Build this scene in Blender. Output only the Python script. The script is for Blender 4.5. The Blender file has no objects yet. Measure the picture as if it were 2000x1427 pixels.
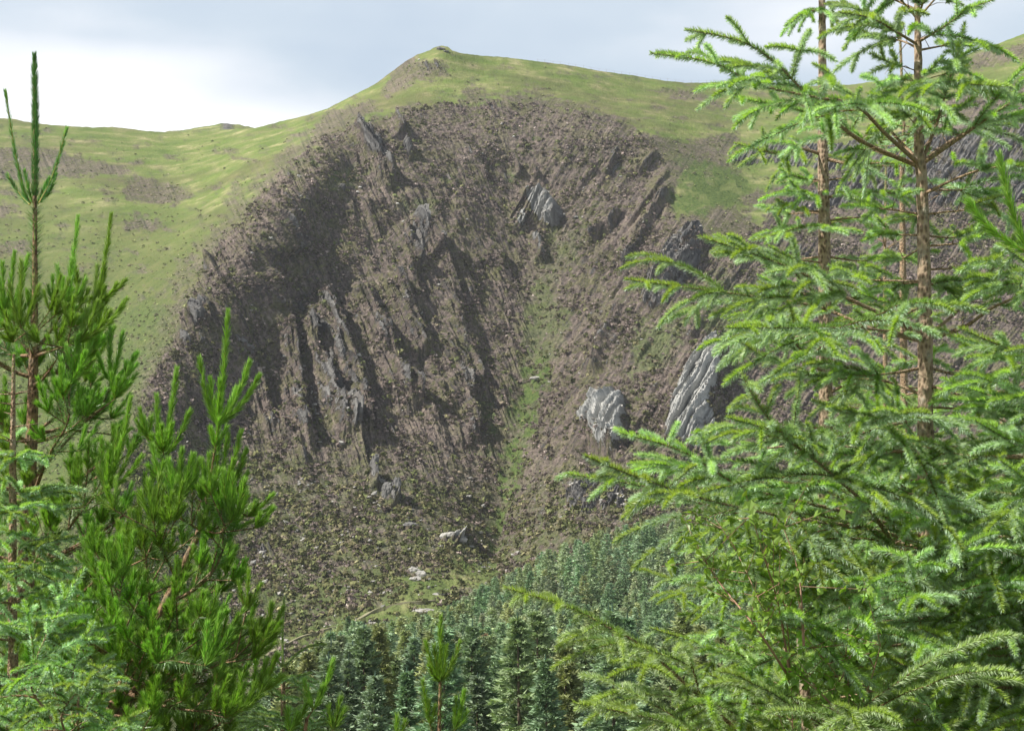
import bpy, math, random
import numpy as np
from mathutils import Vector, Matrix

# ------------------------------------------------------------------ camera, sky, sun, exposure
SC = bpy.context.scene
COL = SC.collection
F = 3078.0                     # focal length in photo pixels (photo 2000 x 1427)
PITCH = math.atan((1000 - 713.5) / F)
cam_d = bpy.data.cameras.new("camera")
cam = bpy.data.objects.new("camera", cam_d)
COL.objects.link(cam)
cam_d.sensor_fit = 'HORIZONTAL'
cam_d.sensor_width = 36.0
cam_d.lens = 36.0 * F / 2000.0
cam_d.clip_start = 0.1
cam_d.clip_end = 20000
cam.location = (0, 0, 0)
cam.rotation_euler = (math.pi / 2 + PITCH, 0, 0)
SC.camera = cam

SUN_EL = math.radians(50)
SUN_AZ = math.radians(-106)      # measured from +Y (view direction) clockwise towards +X: sun on the left
sdir = Vector((math.sin(SUN_AZ) * math.cos(SUN_EL), math.cos(SUN_AZ) * math.cos(SUN_EL), math.sin(SUN_EL)))
sun_d = bpy.data.lights.new("sun", 'SUN')
sun_d.energy = 5.0
sun_d.angle = math.radians(0.6)
sun_d.color = (1.0, 0.95, 0.86)
sun = bpy.data.objects.new("sun", sun_d)
COL.objects.link(sun)
sun.rotation_euler = sdir.to_track_quat('Z', 'Y').to_euler()

W = bpy.data.worlds.new("World")
SC.world = W
W.use_nodes = True
wn, wl = W.node_tree.nodes, W.node_tree.links
wn.clear()
def wnode(t, **kw):
    n = wn.new(t)
    for k, v in kw.items():
        setattr(n, k, v)
    return n
out = wnode('ShaderNodeOutputWorld')
sky = wnode('ShaderNodeTexSky', sky_type='NISHITA', sun_disc=False, sun_elevation=SUN_EL, sun_rotation=SUN_AZ)
sky.air_density = 1.0
sky.dust_density = 2.0
bg = wnode('ShaderNodeBackground'); bg.inputs['Strength'].default_value = 0.09
bgc = wnode('ShaderNodeBackground'); bgc.inputs['Strength'].default_value = 0.78
wl.new(sky.outputs[0], bg.inputs['Color'])
tc = wnode('ShaderNodeTexCoord')
mp = wnode('ShaderNodeMapping'); mp.inputs['Scale'].default_value = (3.0, 3.0, 8.0)
mp.inputs['Location'].default_value = (0.3, 0.0, 0.55)
wl.new(tc.outputs['Generated'], mp.inputs['Vector'])
nz = wnode('ShaderNodeTexNoise'); nz.inputs['Scale'].default_value = 1.35; nz.inputs['Detail'].default_value = 5; nz.inputs['Roughness'].default_value = 0.42
wl.new(mp.outputs[0], nz.inputs['Vector'])
# bright bank of cloud low in the sky on the left
def math_n(op, a=None, b=None, c=None, nodes=wn, links=wl, clamp=False):
    n = nodes.new('ShaderNodeMath'); n.operation = op; n.use_clamp = clamp
    for i, v in enumerate((a, b, c)):
        if v is None: continue
        if hasattr(v, 'links') or hasattr(v, 'is_linked'):
            links.new(v, n.inputs[i])
        else:
            n.inputs[i].default_value = v
    return n.outputs[0]
sep = wnode('ShaderNodeSeparateXYZ'); wl.new(tc.outputs['Generated'], sep.inputs[0])
low = wnode('ShaderNodeMapRange'); low.inputs['From Min'].default_value = 0.285; low.inputs['From Max'].default_value = 0.225
wl.new(sep.outputs['Z'], low.inputs['Value'])
lft = wnode('ShaderNodeMapRange'); lft.inputs['From Min'].default_value = 0.10; lft.inputs['From Max'].default_value = -0.12
wl.new(sep.outputs['X'], lft.inputs['Value'])
ll = math_n('MULTIPLY', low.outputs[0], lft.outputs[0])
cn = math_n('MULTIPLY_ADD', ll, 0.50, nz.outputs['Fac'])
cr = wnode('ShaderNodeValToRGB')
wl.new(cn, cr.inputs[0])
e = cr.color_ramp.elements
e[0].position = 0.36; e[0].color = (0.53, 0.63, 0.75, 1)
e[1].position = 0.76; e[1].color = (1.15, 1.15, 1.15, 1)
x = cr.color_ramp.elements.new(0.49); x.color = (0.64, 0.73, 0.82, 1)
x = cr.color_ramp.elements.new(0.585); x.color = (0.82, 0.87, 0.93, 1)
# unseen cloud above the frame is dimmed to cut ambient light and deepen shadows
up = wnode('ShaderNodeMapRange'); up.inputs['From Min'].default_value = 0.34; up.inputs['From Max'].default_value = 0.55
up.inputs['To Min'].default_value = 1.0; up.inputs['To Max'].default_value = 0.27
wl.new(sep.outputs['Z'], up.inputs['Value'])
vm = wnode('ShaderNodeVectorMath', operation='SCALE')
wl.new(cr.outputs[0], vm.inputs[0]); wl.new(up.outputs[0], vm.inputs['Scale'])
wl.new(vm.outputs[0], bgc.inputs['Color'])
mixw = wnode('ShaderNodeMixShader'); mixw.inputs[0].default_value = 0.86
wl.new(bg.outputs[0], mixw.inputs[1]); wl.new(bgc.outputs[0], mixw.inputs[2])
wl.new(mixw.outputs[0], out.inputs['Surface'])

vs = SC.view_settings
SC.display_settings.display_device = 'sRGB'
vs.view_transform = 'Standard'; vs.look = 'None'; vs.exposure = 0.55; vs.gamma = 1.0
vs.use_curve_mapping = False
SC.cycles.max_bounces = 6
SC.cycles.diffuse_bounces = 3
SC.cycles.glossy_bounces = 2
SC.cycles.transmission_bounces = 4
SC.cycles.volume_bounces = 0

RNG = np.random.default_rng(7)
random.seed(7)

# ------------------------------------------------------------------ helpers
cp, sp = math.cos(PITCH), math.sin(PITCH)
def ray(px, py):
    a = (np.asarray(px, float) - 1000) / F
    b = (713.5 - np.asarray(py, float)) / F
    return a, cp - b * sp, sp + b * cp
def at(px, py, D):
    x, y, z = ray(px, py)
    k = D / y
    return np.stack(np.broadcast_arrays(x * k, np.asarray(D, float) + 0 * x, z * k), -1)

def sstep(a, b, x):
    t = np.clip((x - a) / (b - a), 0, 1)
    return t * t * (3 - 2 * t)

_perm = np.random.default_rng(3).permutation(256)
_perm = np.concatenate([_perm, _perm])
_g3 = np.random.default_rng(4).normal(size=(256, 3)); _g3 /= np.linalg.norm(_g3, axis=1)[:, None]
def perlin(x, y, z=None):
    if z is None: z = np.zeros_like(x)
    xi, yi, zi = np.floor(x).astype(int), np.floor(y).astype(int), np.floor(z).astype(int)
    xf, yf, zf = x - xi, y - yi, z - zi
    u, v, w = (t * t * t * (t * (t * 6 - 15) + 10) for t in (xf, yf, zf))
    xi &= 255; yi &= 255; zi &= 255
    r = 0
    for dx in (0, 1):
        for dy in (0, 1):
            for dz in (0, 1):
                h = _perm[(_perm[(_perm[(xi + dx) & 255] + yi + dy) & 255] + zi + dz) & 255]
                g = _g3[h]
                d = g[..., 0] * (xf - dx) + g[..., 1] * (yf - dy) + g[..., 2] * (zf - dz)
                r = r + d * (u if dx else 1 - u) * (v if dy else 1 - v) * (w if dz else 1 - w)
    return r * 1.6
def fbm(x, y, z=None, o=4, gain=0.5, ridged=False):
    if z is None: z = np.zeros_like(x)
    s, a, f, n = 0, 1.0, 1.0, 0
    for i in range(o):
        p = perlin(x * f + 17.3 * i, y * f + 5.1 * i, z * f + 9.7 * i)
        if ridged: p = 1 - 2 * np.abs(p)
        s = s + a * p; n += a; a *= gain; f *= 2.03
    return s / n

def mesh_np(name, co, faces, mat, parent=None, smooth=False, attrs=None, loc=None):
    """one mesh object from numpy arrays; faces is (n,3) or (n,4) or a list of such arrays"""
    me = bpy.data.meshes.new(name)
    co = np.asarray(co, np.float32)
    if loc is not None:
        co = co - np.asarray(loc, np.float32)
    fl = faces if isinstance(faces, list) else [faces]
    fl = [np.asarray(f, np.int32) for f in fl if len(f)]
    me.vertices.add(len(co)); me.vertices.foreach_set('co', co.ravel())
    nl = sum(f.size for f in fl); nf = sum(len(f) for f in fl)
    me.loops.add(nl); me.polygons.add(nf)
    me.loops.foreach_set('vertex_index', np.concatenate([f.ravel() for f in fl]))
    tot = np.concatenate([np.full(len(f), f.shape[1], np.int32) for f in fl])
    st = np.concatenate([[0], np.cumsum(tot)[:-1]]).astype(np.int32)
    me.polygons.foreach_set('loop_start', st)
    me.polygons.foreach_set('use_smooth', np.full(nf, smooth))
    me.update(calc_edges=True)
    if attrs:
        for k, v in attrs.items():
            if v.ndim == 1:
                a = me.attributes.new(k, 'FLOAT', 'POINT'); a.data.foreach_set('value', v.astype(np.float32))
            else:
                if v.shape[1] == 3: v = np.concatenate([v, np.ones((len(v), 1))], 1)
                a = me.attributes.new(k, 'FLOAT_COLOR', 'POINT'); a.data.foreach_set('color', v.astype(np.float32).ravel())
    me.materials.append(mat)
    o = bpy.data.objects.new(name, me); COL.objects.link(o)
    if parent is not None: o.parent = parent
    if loc is not None and parent is None: o.location = loc
    return o
def tag(o, label=None, cat=None, group=None, kind=None):
    if label: o['label'] = label
    if cat: o['category'] = cat
    if group: o['group'] = group
    if kind: o['kind'] = kind
    return o
def empty(name, loc, label, cat, group=None):
    o = bpy.data.objects.new(name, None); COL.objects.link(o); o.location = loc
    o.empty_display_size = 0.3
    return tag(o, label, cat, group)

class Mat:
    def __init__(s, name):
        s.m = bpy.data.materials.new(name); s.m.use_nodes = True
        s.n, s.l = s.m.node_tree.nodes, s.m.node_tree.links
        s.n.clear(); s.out = s.n.new('ShaderNodeOutputMaterial')
    def node(s, t, ins=None, **kw):
        n = s.n.new(t)
        for k, v in kw.items(): setattr(n, k, v)
        for k, v in (ins or {}).items():
            s.set(n.inputs[k], v)
        return n
    def set(s, inp, v):
        if isinstance(v, bpy.types.NodeSocket): s.l.new(v, inp)
        else: inp.default_value = v
    def math(s, op, a, b=None, clamp=False):
        n = s.n.new('ShaderNodeMath'); n.operation = op; n.use_clamp = clamp
        s.set(n.inputs[0], a)
        if b is not None: s.set(n.inputs[1], b)
        return n.outputs[0]
    def mix(s, fac, a, b, mode='MIX'):
        n = s.n.new('ShaderNodeMix'); n.data_type = 'RGBA'; n.blend_type = mode
        s.set(n.inputs['Factor'], fac); s.set(n.inputs['A'], a); s.set(n.inputs['B'], b)
        return n.outputs['Result']
    def noise(s, vec, scale, detail=4, rough=0.5):
        n = s.node('ShaderNodeTexNoise', {'Vector': vec, 'Scale': scale, 'Detail': detail, 'Roughness': rough})
        return n.outputs['Fac']
    def ramp(s, fac, stops):
        n = s.n.new('ShaderNodeValToRGB'); s.set(n.inputs[0], fac)
        el = n.color_ramp.elements
        el[0].position, el[0].color = stops[0][0], (*stops[0][1], 1) if len(stops[0][1]) == 3 else stops[0][1]
        el[1].position, el[1].color = stops[-1][0], (*stops[-1][1], 1) if len(stops[-1][1]) == 3 else stops[-1][1]
        for p, c in stops[1:-1]:
            x = el.new(p); x.color = (*c, 1)
        return n.outputs[0]
    def rng(s, v, a, b, c=0.0, d=1.0):
        n = s.node('ShaderNodeMapRange', {'Value': v, 'From Min': a, 'From Max': b, 'To Min': c, 'To Max': d})
        return n.outputs[0]
    def attr(s, name):
        return s.node('ShaderNodeAttribute', attribute_name=name)
    def finish(s, color, rough=0.85, bump=None, bump_d=0.3, bump_s=0.6, spec=0.2):
        p = s.node('ShaderNodeBsdfPrincipled', {'Base Color': color, 'Roughness': rough, 'Specular IOR Level': spec})
        if bump is not None:
            b = s.node('ShaderNodeBump', {'Height': bump, 'Distance': bump_d, 'Strength': bump_s})
            s.l.new(b.outputs[0], p.inputs['Normal'])
        s.l.new(p.outputs[0], s.out.inputs['Surface'])
        return s.m

# ------------------------------------------------------------------ materials
def terrain_mat():
    m = Mat("hillside")
    pos = m.node('ShaderNodeNewGeometry').outputs['Position']
    cv = m.attr('cover').outputs['Color']
    sx = m.node('ShaderNodeSeparateColor', {'Color': cv})
    veg, rock, green = sx.outputs[0], sx.outputs[1], sx.outputs[2]
    st = m.attr('strata').outputs['Color']
    n1 = m.noise(pos, 0.02, 5, 0.6)
    n2 = m.noise(pos, 0.11, 4, 0.6)
    n3 = m.noise(pos, 0.7, 3, 0.65)
    sq = m.node('ShaderNodeVectorMath', {0: pos, 1: (1.0, 1.0, 3.2)}, operation='MULTIPLY').outputs[0]
    n4 = m.noise(sq, 0.05, 5, 0.62)
    # rough pasture: fresh green to straw
    gr = m.ramp(n4, [(0.30, (0.105, 0.165, 0.040)), (0.43, (0.150, 0.212, 0.060)), (0.56, (0.235, 0.260, 0.100)), (0.68, (0.42, 0.39, 0.21))])
    gr = m.mix(m.rng(n2, 0.45, 0.70, 0, 0.75), gr, (0.16, 0.235, 0.050, 1))
    gr = m.mix(m.rng(n3, 0.35, 0.7, 0.0, 0.45), gr, (0.10, 0.11, 0.04, 1))
    gr = m.mix(m.rng(m.noise(sq, 0.012, 4, 0.6), 0.46, 0.62, 0.0, 0.55), gr, (0.125, 0.115, 0.060, 1))
    gr = m.mix(m.rng(m.attr('olive').outputs['Fac'], 0, 1, 0, .9), gr, m.ramp(m.math('ADD', m.math('MULTIPLY', n3, .5), m.math('MULTIPLY', n2, .5)), [(0.36, (0.070, 0.100, 0.032)), (0.5, (0.115, 0.145, 0.048)), (0.64, (0.165, 0.165, 0.070))]))
    # heather, bilberry and dead stems
    stf = m.node('ShaderNodeTexNoise', {'Vector': st, 'Scale': 0.8, 'Detail': 5, 'Roughness': 0.7}).outputs['Fac']
    n5 = m.noise(pos, 0.30, 3, 0.6)
    he = m.ramp(n3, [(0.30, (0.060, 0.050, 0.045)), (0.5, (0.130, 0.106, 0.093)), (0.70, (0.245, 0.200, 0.172))])
    he = m.mix(m.rng(n5, 0.51, 0.58, 0.0, 0.75), he, m.ramp(n3, [(0.3, (0.055, 0.062, 0.028)), (0.7, (0.135, 0.135, 0.060))]))
    he = m.mix(m.rng(n2, 0.50, 0.60, 0.0, 0.75), he, m.ramp(n3, [(0.3, (0.062, 0.066, 0.032)), (0.7, (0.165, 0.160, 0.080))]))
    he = m.mix(m.rng(n1, 0.50, 0.64, 0.0, 0.6), he, m.ramp(n3, [(0.3, (0.125, 0.100, 0.090)), (0.7, (0.28, 0.225, 0.195))]))
    he = m.mix(m.rng(stf, 0.48, 0.38, 0.0, 0.8), he, (0.052, 0.047, 0.048, 1))
    he = m.mix(m.rng(stf, 0.56, 0.68, 0.0, 0.65), he, (0.30, 0.245, 0.215, 1))
    # bright green flush
    gn = m.ramp(n3, [(0.3, (0.050, 0.088, 0.026)), (0.7, (0.130, 0.170, 0.052))])
    # slate
    stn = m.node('ShaderNodeTexNoise', {'Vector': st, 'Scale': 1.0, 'Detail': 4, 'Roughness': 0.65}).outputs['Fac']
    rk = m.ramp(stn, [(0.32, (0.055, 0.055, 0.058)), (0.47, (0.115, 0.113, 0.112)), (0.60, (0.20, 0.195, 0.188)), (0.76, (0.34, 0.33, 0.31))])
    rk = m.mix(m.rng(n2, 0.5, 0.7, 0.0, 0.5), rk, (0.17, 0.14, 0.115, 1))
    rp = m.ramp(stn, [(0.30, (0.15, 0.155, 0.155)), (0.45, (0.33, 0.335, 0.325)), (0.60, (0.46, 0.46, 0.44)), (0.76, (0.58, 0.57, 0.54))])
    rk = m.mix(m.attr('pale').outputs['Fac'], rk, rp)
    c = m.mix(veg, gr, he)
    c = m.mix(green, c, gn)
    rf = m.rng(m.math('ADD', rock, m.rng(n3, 0.3, 0.7, -0.35, 0.35)), 0.42, 0.62)
    c = m.mix(rf, c, rk)
    hb = m.math('ADD', m.math('MULTIPLY', m.noise(pos, 1.3, 3, 0.7), 1.0), m.math('MULTIPLY', m.math('MULTIPLY', stn, rf), 2.2))
    return m.finish(c, 0.95, hb, 0.9, 0.8, 0.1)

def foliage_mat(name, mul=1.0, trans=0.35, rough=0.45, spec=0.3, tr_tint=(1.25, 1.3, 0.5)):
    m = Mat(name)
    c = m.attr('tint').outputs['Color']
    oi = m.node('ShaderNodeObjectInfo').outputs['Random']
    c = m.node('ShaderNodeHueSaturation', {'Color': c, 'Hue': m.rng(oi, 0, 1, 0.485, 0.515), 'Value': m.rng(oi, 0, 1, 0.85 * mul, 1.15 * mul)}).outputs[0]
    p = m.node('ShaderNodeBsdfPrincipled', {'Base Color': c, 'Roughness': rough, 'Specular IOR Level': spec})
    tcol = m.mix(1.0, c, (*tr_tint, 1), 'MULTIPLY')
    t = m.node('ShaderNodeBsdfTranslucent', {'Color': tcol})
    mx = m.node('ShaderNodeMixShader', {0: trans})
    m.l.new(p.outputs[0], mx.inputs[1]); m.l.new(t.outputs[0], mx.inputs[2])
    m.l.new(mx.outputs[0], m.out.inputs['Surface'])
    return m.m

def bark_mat(name, c1, c2, c3, scale=60):
    m = Mat(name)
    pos = m.node('ShaderNodeTexCoord').outputs['Object']
    sq = m.node('ShaderNodeVectorMath', {0: pos, 1: (1.0, 1.0, 0.55)}, operation='MULTIPLY').outputs[0]
    v = m.node('ShaderNodeTexVoronoi', {'Vector': sq, 'Scale': scale, 'Randomness': 0.8}).outputs['Distance']
    n = m.noise(pos, scale * 0.25, 5, 0.65)
    c = m.mix(m.rng(v, 0.25, 0.6), c2 + (1,), c1 + (1,))
    c = m.mix(m.rng(n, 0.5, 0.72), c, c3 + (1,))
    h = m.math('ADD', m.math('MULTIPLY', v, -1.0), n)
    return m.finish(c, 0.85, h, 0.012, 0.8, 0.2)

def plain_mat(name, c1, c2, scale=4, rough=0.9, bump=0.05):
    m = Mat(name)
    pos = m.node('ShaderNodeTexCoord').outputs['Object']
    n = m.noise(pos, scale, 5, 0.65)
    return m.finish(m.ramp(n, [(0.32, c1), (0.68, c2)]), rough, n, bump, 0.8, 0.2)

M_TERR = terrain_mat()
M_HEATH = foliage_mat("heather_shrubs", 1.0, 0.08, 0.9, 0.05, (1, 1, 1))
M_FOREST = foliage_mat("forest_foliage", 1.0, 0.12, 0.7, 0.15)
M_NEEDLE = foliage_mat("spruce_needles", 1.0, 0.40, 0.38, 0.45)
M_PINE = foliage_mat("pine_needles", 1.0, 0.30, 0.36, 0.45, (1.1, 1.35, 0.45))
M_LEAF = foliage_mat("birch_leaves", 1.0, 0.42, 0.4, 0.4)
M_BARK = bark_mat("spruce_bark", (0.40, 0.30, 0.21), (0.16, 0.11, 0.075), (0.38, 0.35, 0.28), 55)
M_TWIG = bark_mat("spruce_twig_bark", (0.40, 0.28, 0.18), (0.18, 0.12, 0.08), (0.36, 0.31, 0.22), 120)
M_PBARK = bark_mat("pine_bark", (0.30, 0.19, 0.11), (0.10, 0.065, 0.042), (0.24, 0.19, 0.13), 60)
M_FBARK = plain_mat("forest_bark", (0.10, 0.075, 0.055), (0.19, 0.15, 0.11), 2)
M_STONE = plain_mat("boulder_stone", (0.24, 0.235, 0.22), (0.50, 0.48, 0.44), 0.9, 0.9, 0.2)
M_DSTONE = plain_mat("slate_stone", (0.09, 0.088, 0.086), (0.24, 0.235, 0.225), 0.9, 0.9, 0.2)
M_PATH = plain_mat("path_gravel", (0.20, 0.19, 0.12), (0.30, 0.28, 0.18), 0.6)
M_POST = plain_mat("fence_post_wood", (0.16, 0.13, 0.10), (0.26, 0.22, 0.18), 6)
M_WOOL = plain_mat("sheep_wool", (0.72, 0.70, 0.64), (0.85, 0.83, 0.78), 5)
M_DARK = plain_mat("sheep_face", (0.10, 0.09, 0.08), (0.20, 0.18, 0.16), 5)
M_BIRCH = plain_mat("birch_bark", (0.24, 0.13, 0.08), (0.42, 0.28, 0.20), 12, 0.6, 0.01)

# ------------------------------------------------------------------ the mountain
SKY = np.array([(-260, 212), (-100, 222), (0, 231), (25, 232), (60, 240), (110, 245), (180, 249), (220, 248), (255, 252), (285, 256), (330, 259),
                (400, 256), (470, 252), (500, 250), (545, 238), (600, 225), (640, 212), (690, 186), (735, 163), (765, 140), (795, 118), (815, 107),
                (840, 98), (848, 92), (862, 89), (874, 91), (884, 99), (900, 104), (940, 109), (985, 112), (1050, 120), (1100, 126),
                (1180, 140), (1240, 148), (1262, 152), (1300, 158), (1340, 162), (1400, 161), (1450, 164), (1560, 169), (1660, 166),
                (1740, 155), (1800, 142), (1850, 128), (1900, 102), (1950, 85), (2000, 66), (2100, 25), (2260, -30)], float)
CP = np.array([
 # skyline
 (-200, 215, 960), (0, 231, 960), (160, 248, 970), (320, 258, 985), (440, 254, 975), (545, 238, 940), (640, 212, 905), (735, 163, 885), (795, 118, 872),
 (862, 89, 862), (940, 109, 872), (1100, 126, 895), (1262, 152, 925), (1400, 162, 945), (1560, 169, 950), (1740, 155, 930), (1870, 118, 900), (2000, 66, 885), (2200, -10, 880),
 # shoulder and rim of the bowl
 (705, 232, 800), (800, 205, 812), (900, 200, 818), (1000, 200, 818), (1130, 210, 822), (1200, 235, 815), (1280, 265, 808), (860, 150, 838), (1000, 150, 850), (1200, 190, 865), (1400, 240, 865), (1550, 260, 850),
 # left spur edge
 (630, 275, 772), (560, 335, 735), (505, 390, 703), (455, 455, 672), (415, 520, 645), (378, 590, 617), (335, 680, 588), (295, 760, 566), (260, 850, 542), (200, 950, 515), (150, 1100, 480), (100, 1250, 455),
 # grass hollow left of the spur
 (500, 300, 830), (420, 380, 785), (330, 440, 758), (200, 400, 800), (0, 400, 815), (250, 560, 690), (100, 560, 720), (0, 560, 735), (-200, 560, 740), (150, 750, 610), (0, 750, 620), (100, 900, 560), (-100, 950, 560), (0, 1100, 500), (-200, 1250, 470),
 # bowl, left flank
 (700, 300, 770), (850, 300, 778), (620, 420, 715), (750, 420, 735), (880, 420, 748), (560, 560, 672), (700, 560, 690), (850, 560, 708), (480, 700, 620), (620, 700, 642), (780, 700, 660), (900, 700, 678), (420, 850, 578), (560, 850, 590), (720, 850, 606), (860, 850, 622), (450, 1000, 535), (650, 960, 555), (850, 960, 575),
 # gully
 (1020, 300, 792), (1050, 420, 772), (1052, 520, 748), (1062, 600, 722), (1045, 700, 692), (1015, 800, 660), (988, 900, 624), (972, 1000, 586), (962, 1070, 552),
 # right flank
 (1200, 320, 788), (1180, 450, 745), (1290, 380, 768), (1340, 440, 735), (1250, 540, 705), (1170, 640, 680), (1110, 740, 655), (1070, 850, 622), (1040, 950, 585),
 (1330, 560, 688), (1260, 700, 640), (1180, 820, 602), (1120, 930, 565), (1060, 1030, 540),
 (1400, 620, 660), (1380, 760, 612), (1300, 880, 572), (1200, 980, 538),
 (1500, 330, 815), (1500, 450, 752), (1560, 600, 690), (1560, 760, 632), (1500, 900, 570), (1400, 1000, 525), (1700, 320, 815), (1750, 420, 760), (1750, 600, 705), (1800, 800, 640), (1750, 950, 570),
 (1950, 300, 800), (1950, 430, 755), (2000, 600, 700), (2000, 800, 640), (2000, 950, 580), (2200, 400, 780), (2200, 700, 680), (2200, 1000, 570),
 # apron
 (400, 1120, 497), (600, 1080, 512), (780, 1060, 520), (900, 1080, 520), (350, 1230, 462), (500, 1180, 478), (650, 1160, 482), (820, 1130, 480), (930, 1150, 478), (1050, 1120, 486), (1150, 1090, 490),
 (550, 1260, 445), (700, 1210, 455), (850, 1190, 455), (480, 1330, 425), (700, 1300, 420), (900, 1330, 405), (200, 1330, 440), (1100, 1330, 402), (1300, 1330, 405), (1600, 1330, 410), (2000, 1330, 415), (2250, 1330, 415), (-250, 1330, 440),
 (1300, 1160, 455), (1500, 1120, 470), (1800, 1100, 480), (2100, 1100, 480)], float)
def tps_fit(P, lam=2e-4):
    X = P[:, :2] / 1000; n = len(X)
    r2 = ((X[:, None] - X[None]) ** 2).sum(-1)
    K = 0.5 * r2 * np.log(r2 + 1e-12) + lam * np.eye(n)
    A = np.zeros((n + 3, n + 3)); A[:n, :n] = K; A[:n, n] = 1; A[:n, n + 1:] = X; A[n, :n] = 1; A[n + 1:, :n] = X.T
    b = np.zeros(n + 3); b[:n] = P[:, 2]
    return X, np.linalg.solve(A, b)
_tps = tps_fit(CP)
_gx = np.arange(-280, 2281, 8.0); _gy = np.arange(-60, 1361, 8.0)
def tps_eval(x, y):
    X, w = _tps
    q = np.stack([x, y], -1).reshape(-1, 2) / 1000
    r = np.zeros(len(q))
    for i in range(0, len(q), 20000):
        d = ((q[i:i + 20000, None] - X[None]) ** 2).sum(-1)
        r[i:i + 20000] = 0.5 * (d * np.log(d + 1e-12)) @ w[:-3] + w[-3] + q[i:i + 20000] @ w[-2:]
    return r.reshape(np.shape(x))
_G = tps_eval(*np.meshgrid(_gx, _gy))
def depth(px, py):
    fx = np.clip((np.asarray(px, float) - _gx[0]) / 8, 0, len(_gx) - 1.001); fy = np.clip((np.asarray(py, float) - _gy[0]) / 8, 0, len(_gy) - 1.001)
    ix, iy = fx.astype(int), fy.astype(int); u, v = fx - ix, fy - iy
    return (_G[iy, ix] * (1 - u) + _G[iy, ix + 1] * u) * (1 - v) + (_G[iy + 1, ix] * (1 - u) + _G[iy + 1, ix + 1] * u) * v

def inpoly(px, py, poly):
    c = np.zeros(px.shape, bool); n = len(poly); j = n - 1
    P = np.array(poly, float)
    x0, y0 = P.min(0); x1, y1 = P.max(0)
    for i in range(n):
        xi, yi = P[i]; xj, yj = P[j]
        if yi != yj:
            c ^= ((yi > py) != (yj > py)) & (px < (xj - xi) * (py - yi) / (yj - yi) + xi)
        j = i
    return c

PYB = 1330.0
px_cols = np.concatenate([np.arange(-900, -140, 20), np.arange(-140, 2140, 2.0), np.arange(2140, 2901, 20)])
NR = 640
v = np.linspace(0, 1, NR)
sky_c = np.interp(px_cols, SKY[:, 0], SKY[:, 1])
sky_c = sky_c + fbm(px_cols / 14.0, px_cols * 0 + 3.3, o=4, gain=0.6) * 1.6 * (1 + 0.8 * (np.abs(px_cols - 862) < 16))
PX = np.broadcast_to(px_cols[None], (NR, len(px_cols))).copy()
PY = sky_c[None] + (PYB - sky_c[None]) * v[:, None] ** 1.04
PXc = np.clip(PX, -250, 2250)
D = depth(PXc, PY)
P = at(PX, PY, D)
# ---- relief
def box(a, r):
    for ax, k in ((0, r), (1, r)):
        pw = [(0, 0), (0, 0)]; pw[ax] = (k + 1, k)
        c = np.cumsum(np.pad(a, pw, mode='edge'), axis=ax)
        n = a.shape[ax]
        hi = np.take(c, np.arange(2 * k + 1, 2 * k + 1 + n), axis=ax); lo = np.take(c, np.arange(n), axis=ax)
        a = (hi - lo) / (2 * k + 1)
    return a
NF = fbm(PX / 16, PY / 9, o=5, gain=0.7)
NF2 = fbm(PX / 34 + 7, PY / 20, o=5, gain=0.65)
def ragged(m, r, k=0.55, w=0.12, n=None):
    return sstep(0.5 - w, 0.5 + w, box(box(m.astype(float), r), r) + k * (NF if n is None else n))
wx = 22 * fbm(PX / 130, PY / 130, o=3); wy = 22 * fbm(PX / 130 + 50, PY / 130 + 9, o=3)
rx = PX + wx + 6 * fbm(PX / 22, PY / 22, o=2); ry = PY + wy + 6 * fbm(PX / 22 + 9, PY / 22, o=2)
BOWL = [(690, 238), (760, 226), (830, 206), (900, 198), (1000, 200), (1130, 209), (1200, 232), (1270, 262), (1300, 310), (1305, 400), (1360, 455), (1440, 470), (1500, 440), (1500, 385),
        (1600, 340), (1720, 300), (1850, 190), (2000, 160), (2400, 150), (2400, 1700), (150, 1700), (235, 900), (292, 740), (338, 665), (375, 592), (400, 530), (440, 470), (480, 420), (520, 365), (560, 325), (620, 275)]
veg = ragged(inpoly(rx, ry, BOWL), 9, 1.0, 0.2, NF2 * 0.7 + NF * 0.5)
HEATH = [[(1265, 255), (1350, 280), (1420, 318), (1475, 345), (1400, 352), (1325, 345), (1300, 420), (1285, 330)], [(1320, 425), (1400, 395), (1455, 415), (1520, 480), (1370, 470)], [(640, 215), (720, 190), (740, 205), (690, 245), (620, 285), (590, 290)], [(960, 185), (1120, 196), (1220, 222), (1100, 215), (980, 205)], [(-100, 470), (80, 480), (60, 500), (-100, 510)], [(240, 420), (330, 430), (300, 450), (230, 445)],
 [(-150, 285), (100, 293), (170, 315), (265, 335), (270, 350), (150, 350), (60, 352), (-150, 360)], [(245, 365), (300, 350), (370, 362), (372, 385), (300, 395), (240, 392)],
         [(395, 362), (440, 355), (450, 370), (400, 375)], [(775, 130), (800, 118), (870, 130), (885, 150), (830, 162), (780, 168), (740, 205), (745, 180)], [(893, 180), (940, 182), (1000, 200), (900, 205)],
         [(900, 160), (950, 158), (945, 175), (900, 176)], [(1020, 165), (1075, 165), (1075, 176), (1020, 176)], [(1280, 180), (1330, 175), (1420, 190), (1410, 200), (1300, 196)], [(1360, 206), (1450, 212), (1440, 228), (1370, 222)],
         [(-100, 400), (30, 395), (60, 420), (-100, 430)], [(1350, 270), (1440, 255), (1460, 290), (1380, 320), (1340, 300)], [(1870, 118), (1950, 85), (2050, 70), (2050, 95), (1900, 140)], [(1450, 380), (1530, 380), (1520, 420), (1440, 400)]]
hm = np.zeros_like(PX)
for pg in HEATH: hm = np.maximum(hm, inpoly(rx, ry, pg))
veg = np.maximum(veg, ragged(hm, 6, 0.8, 0.2) * 0.85)
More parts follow.
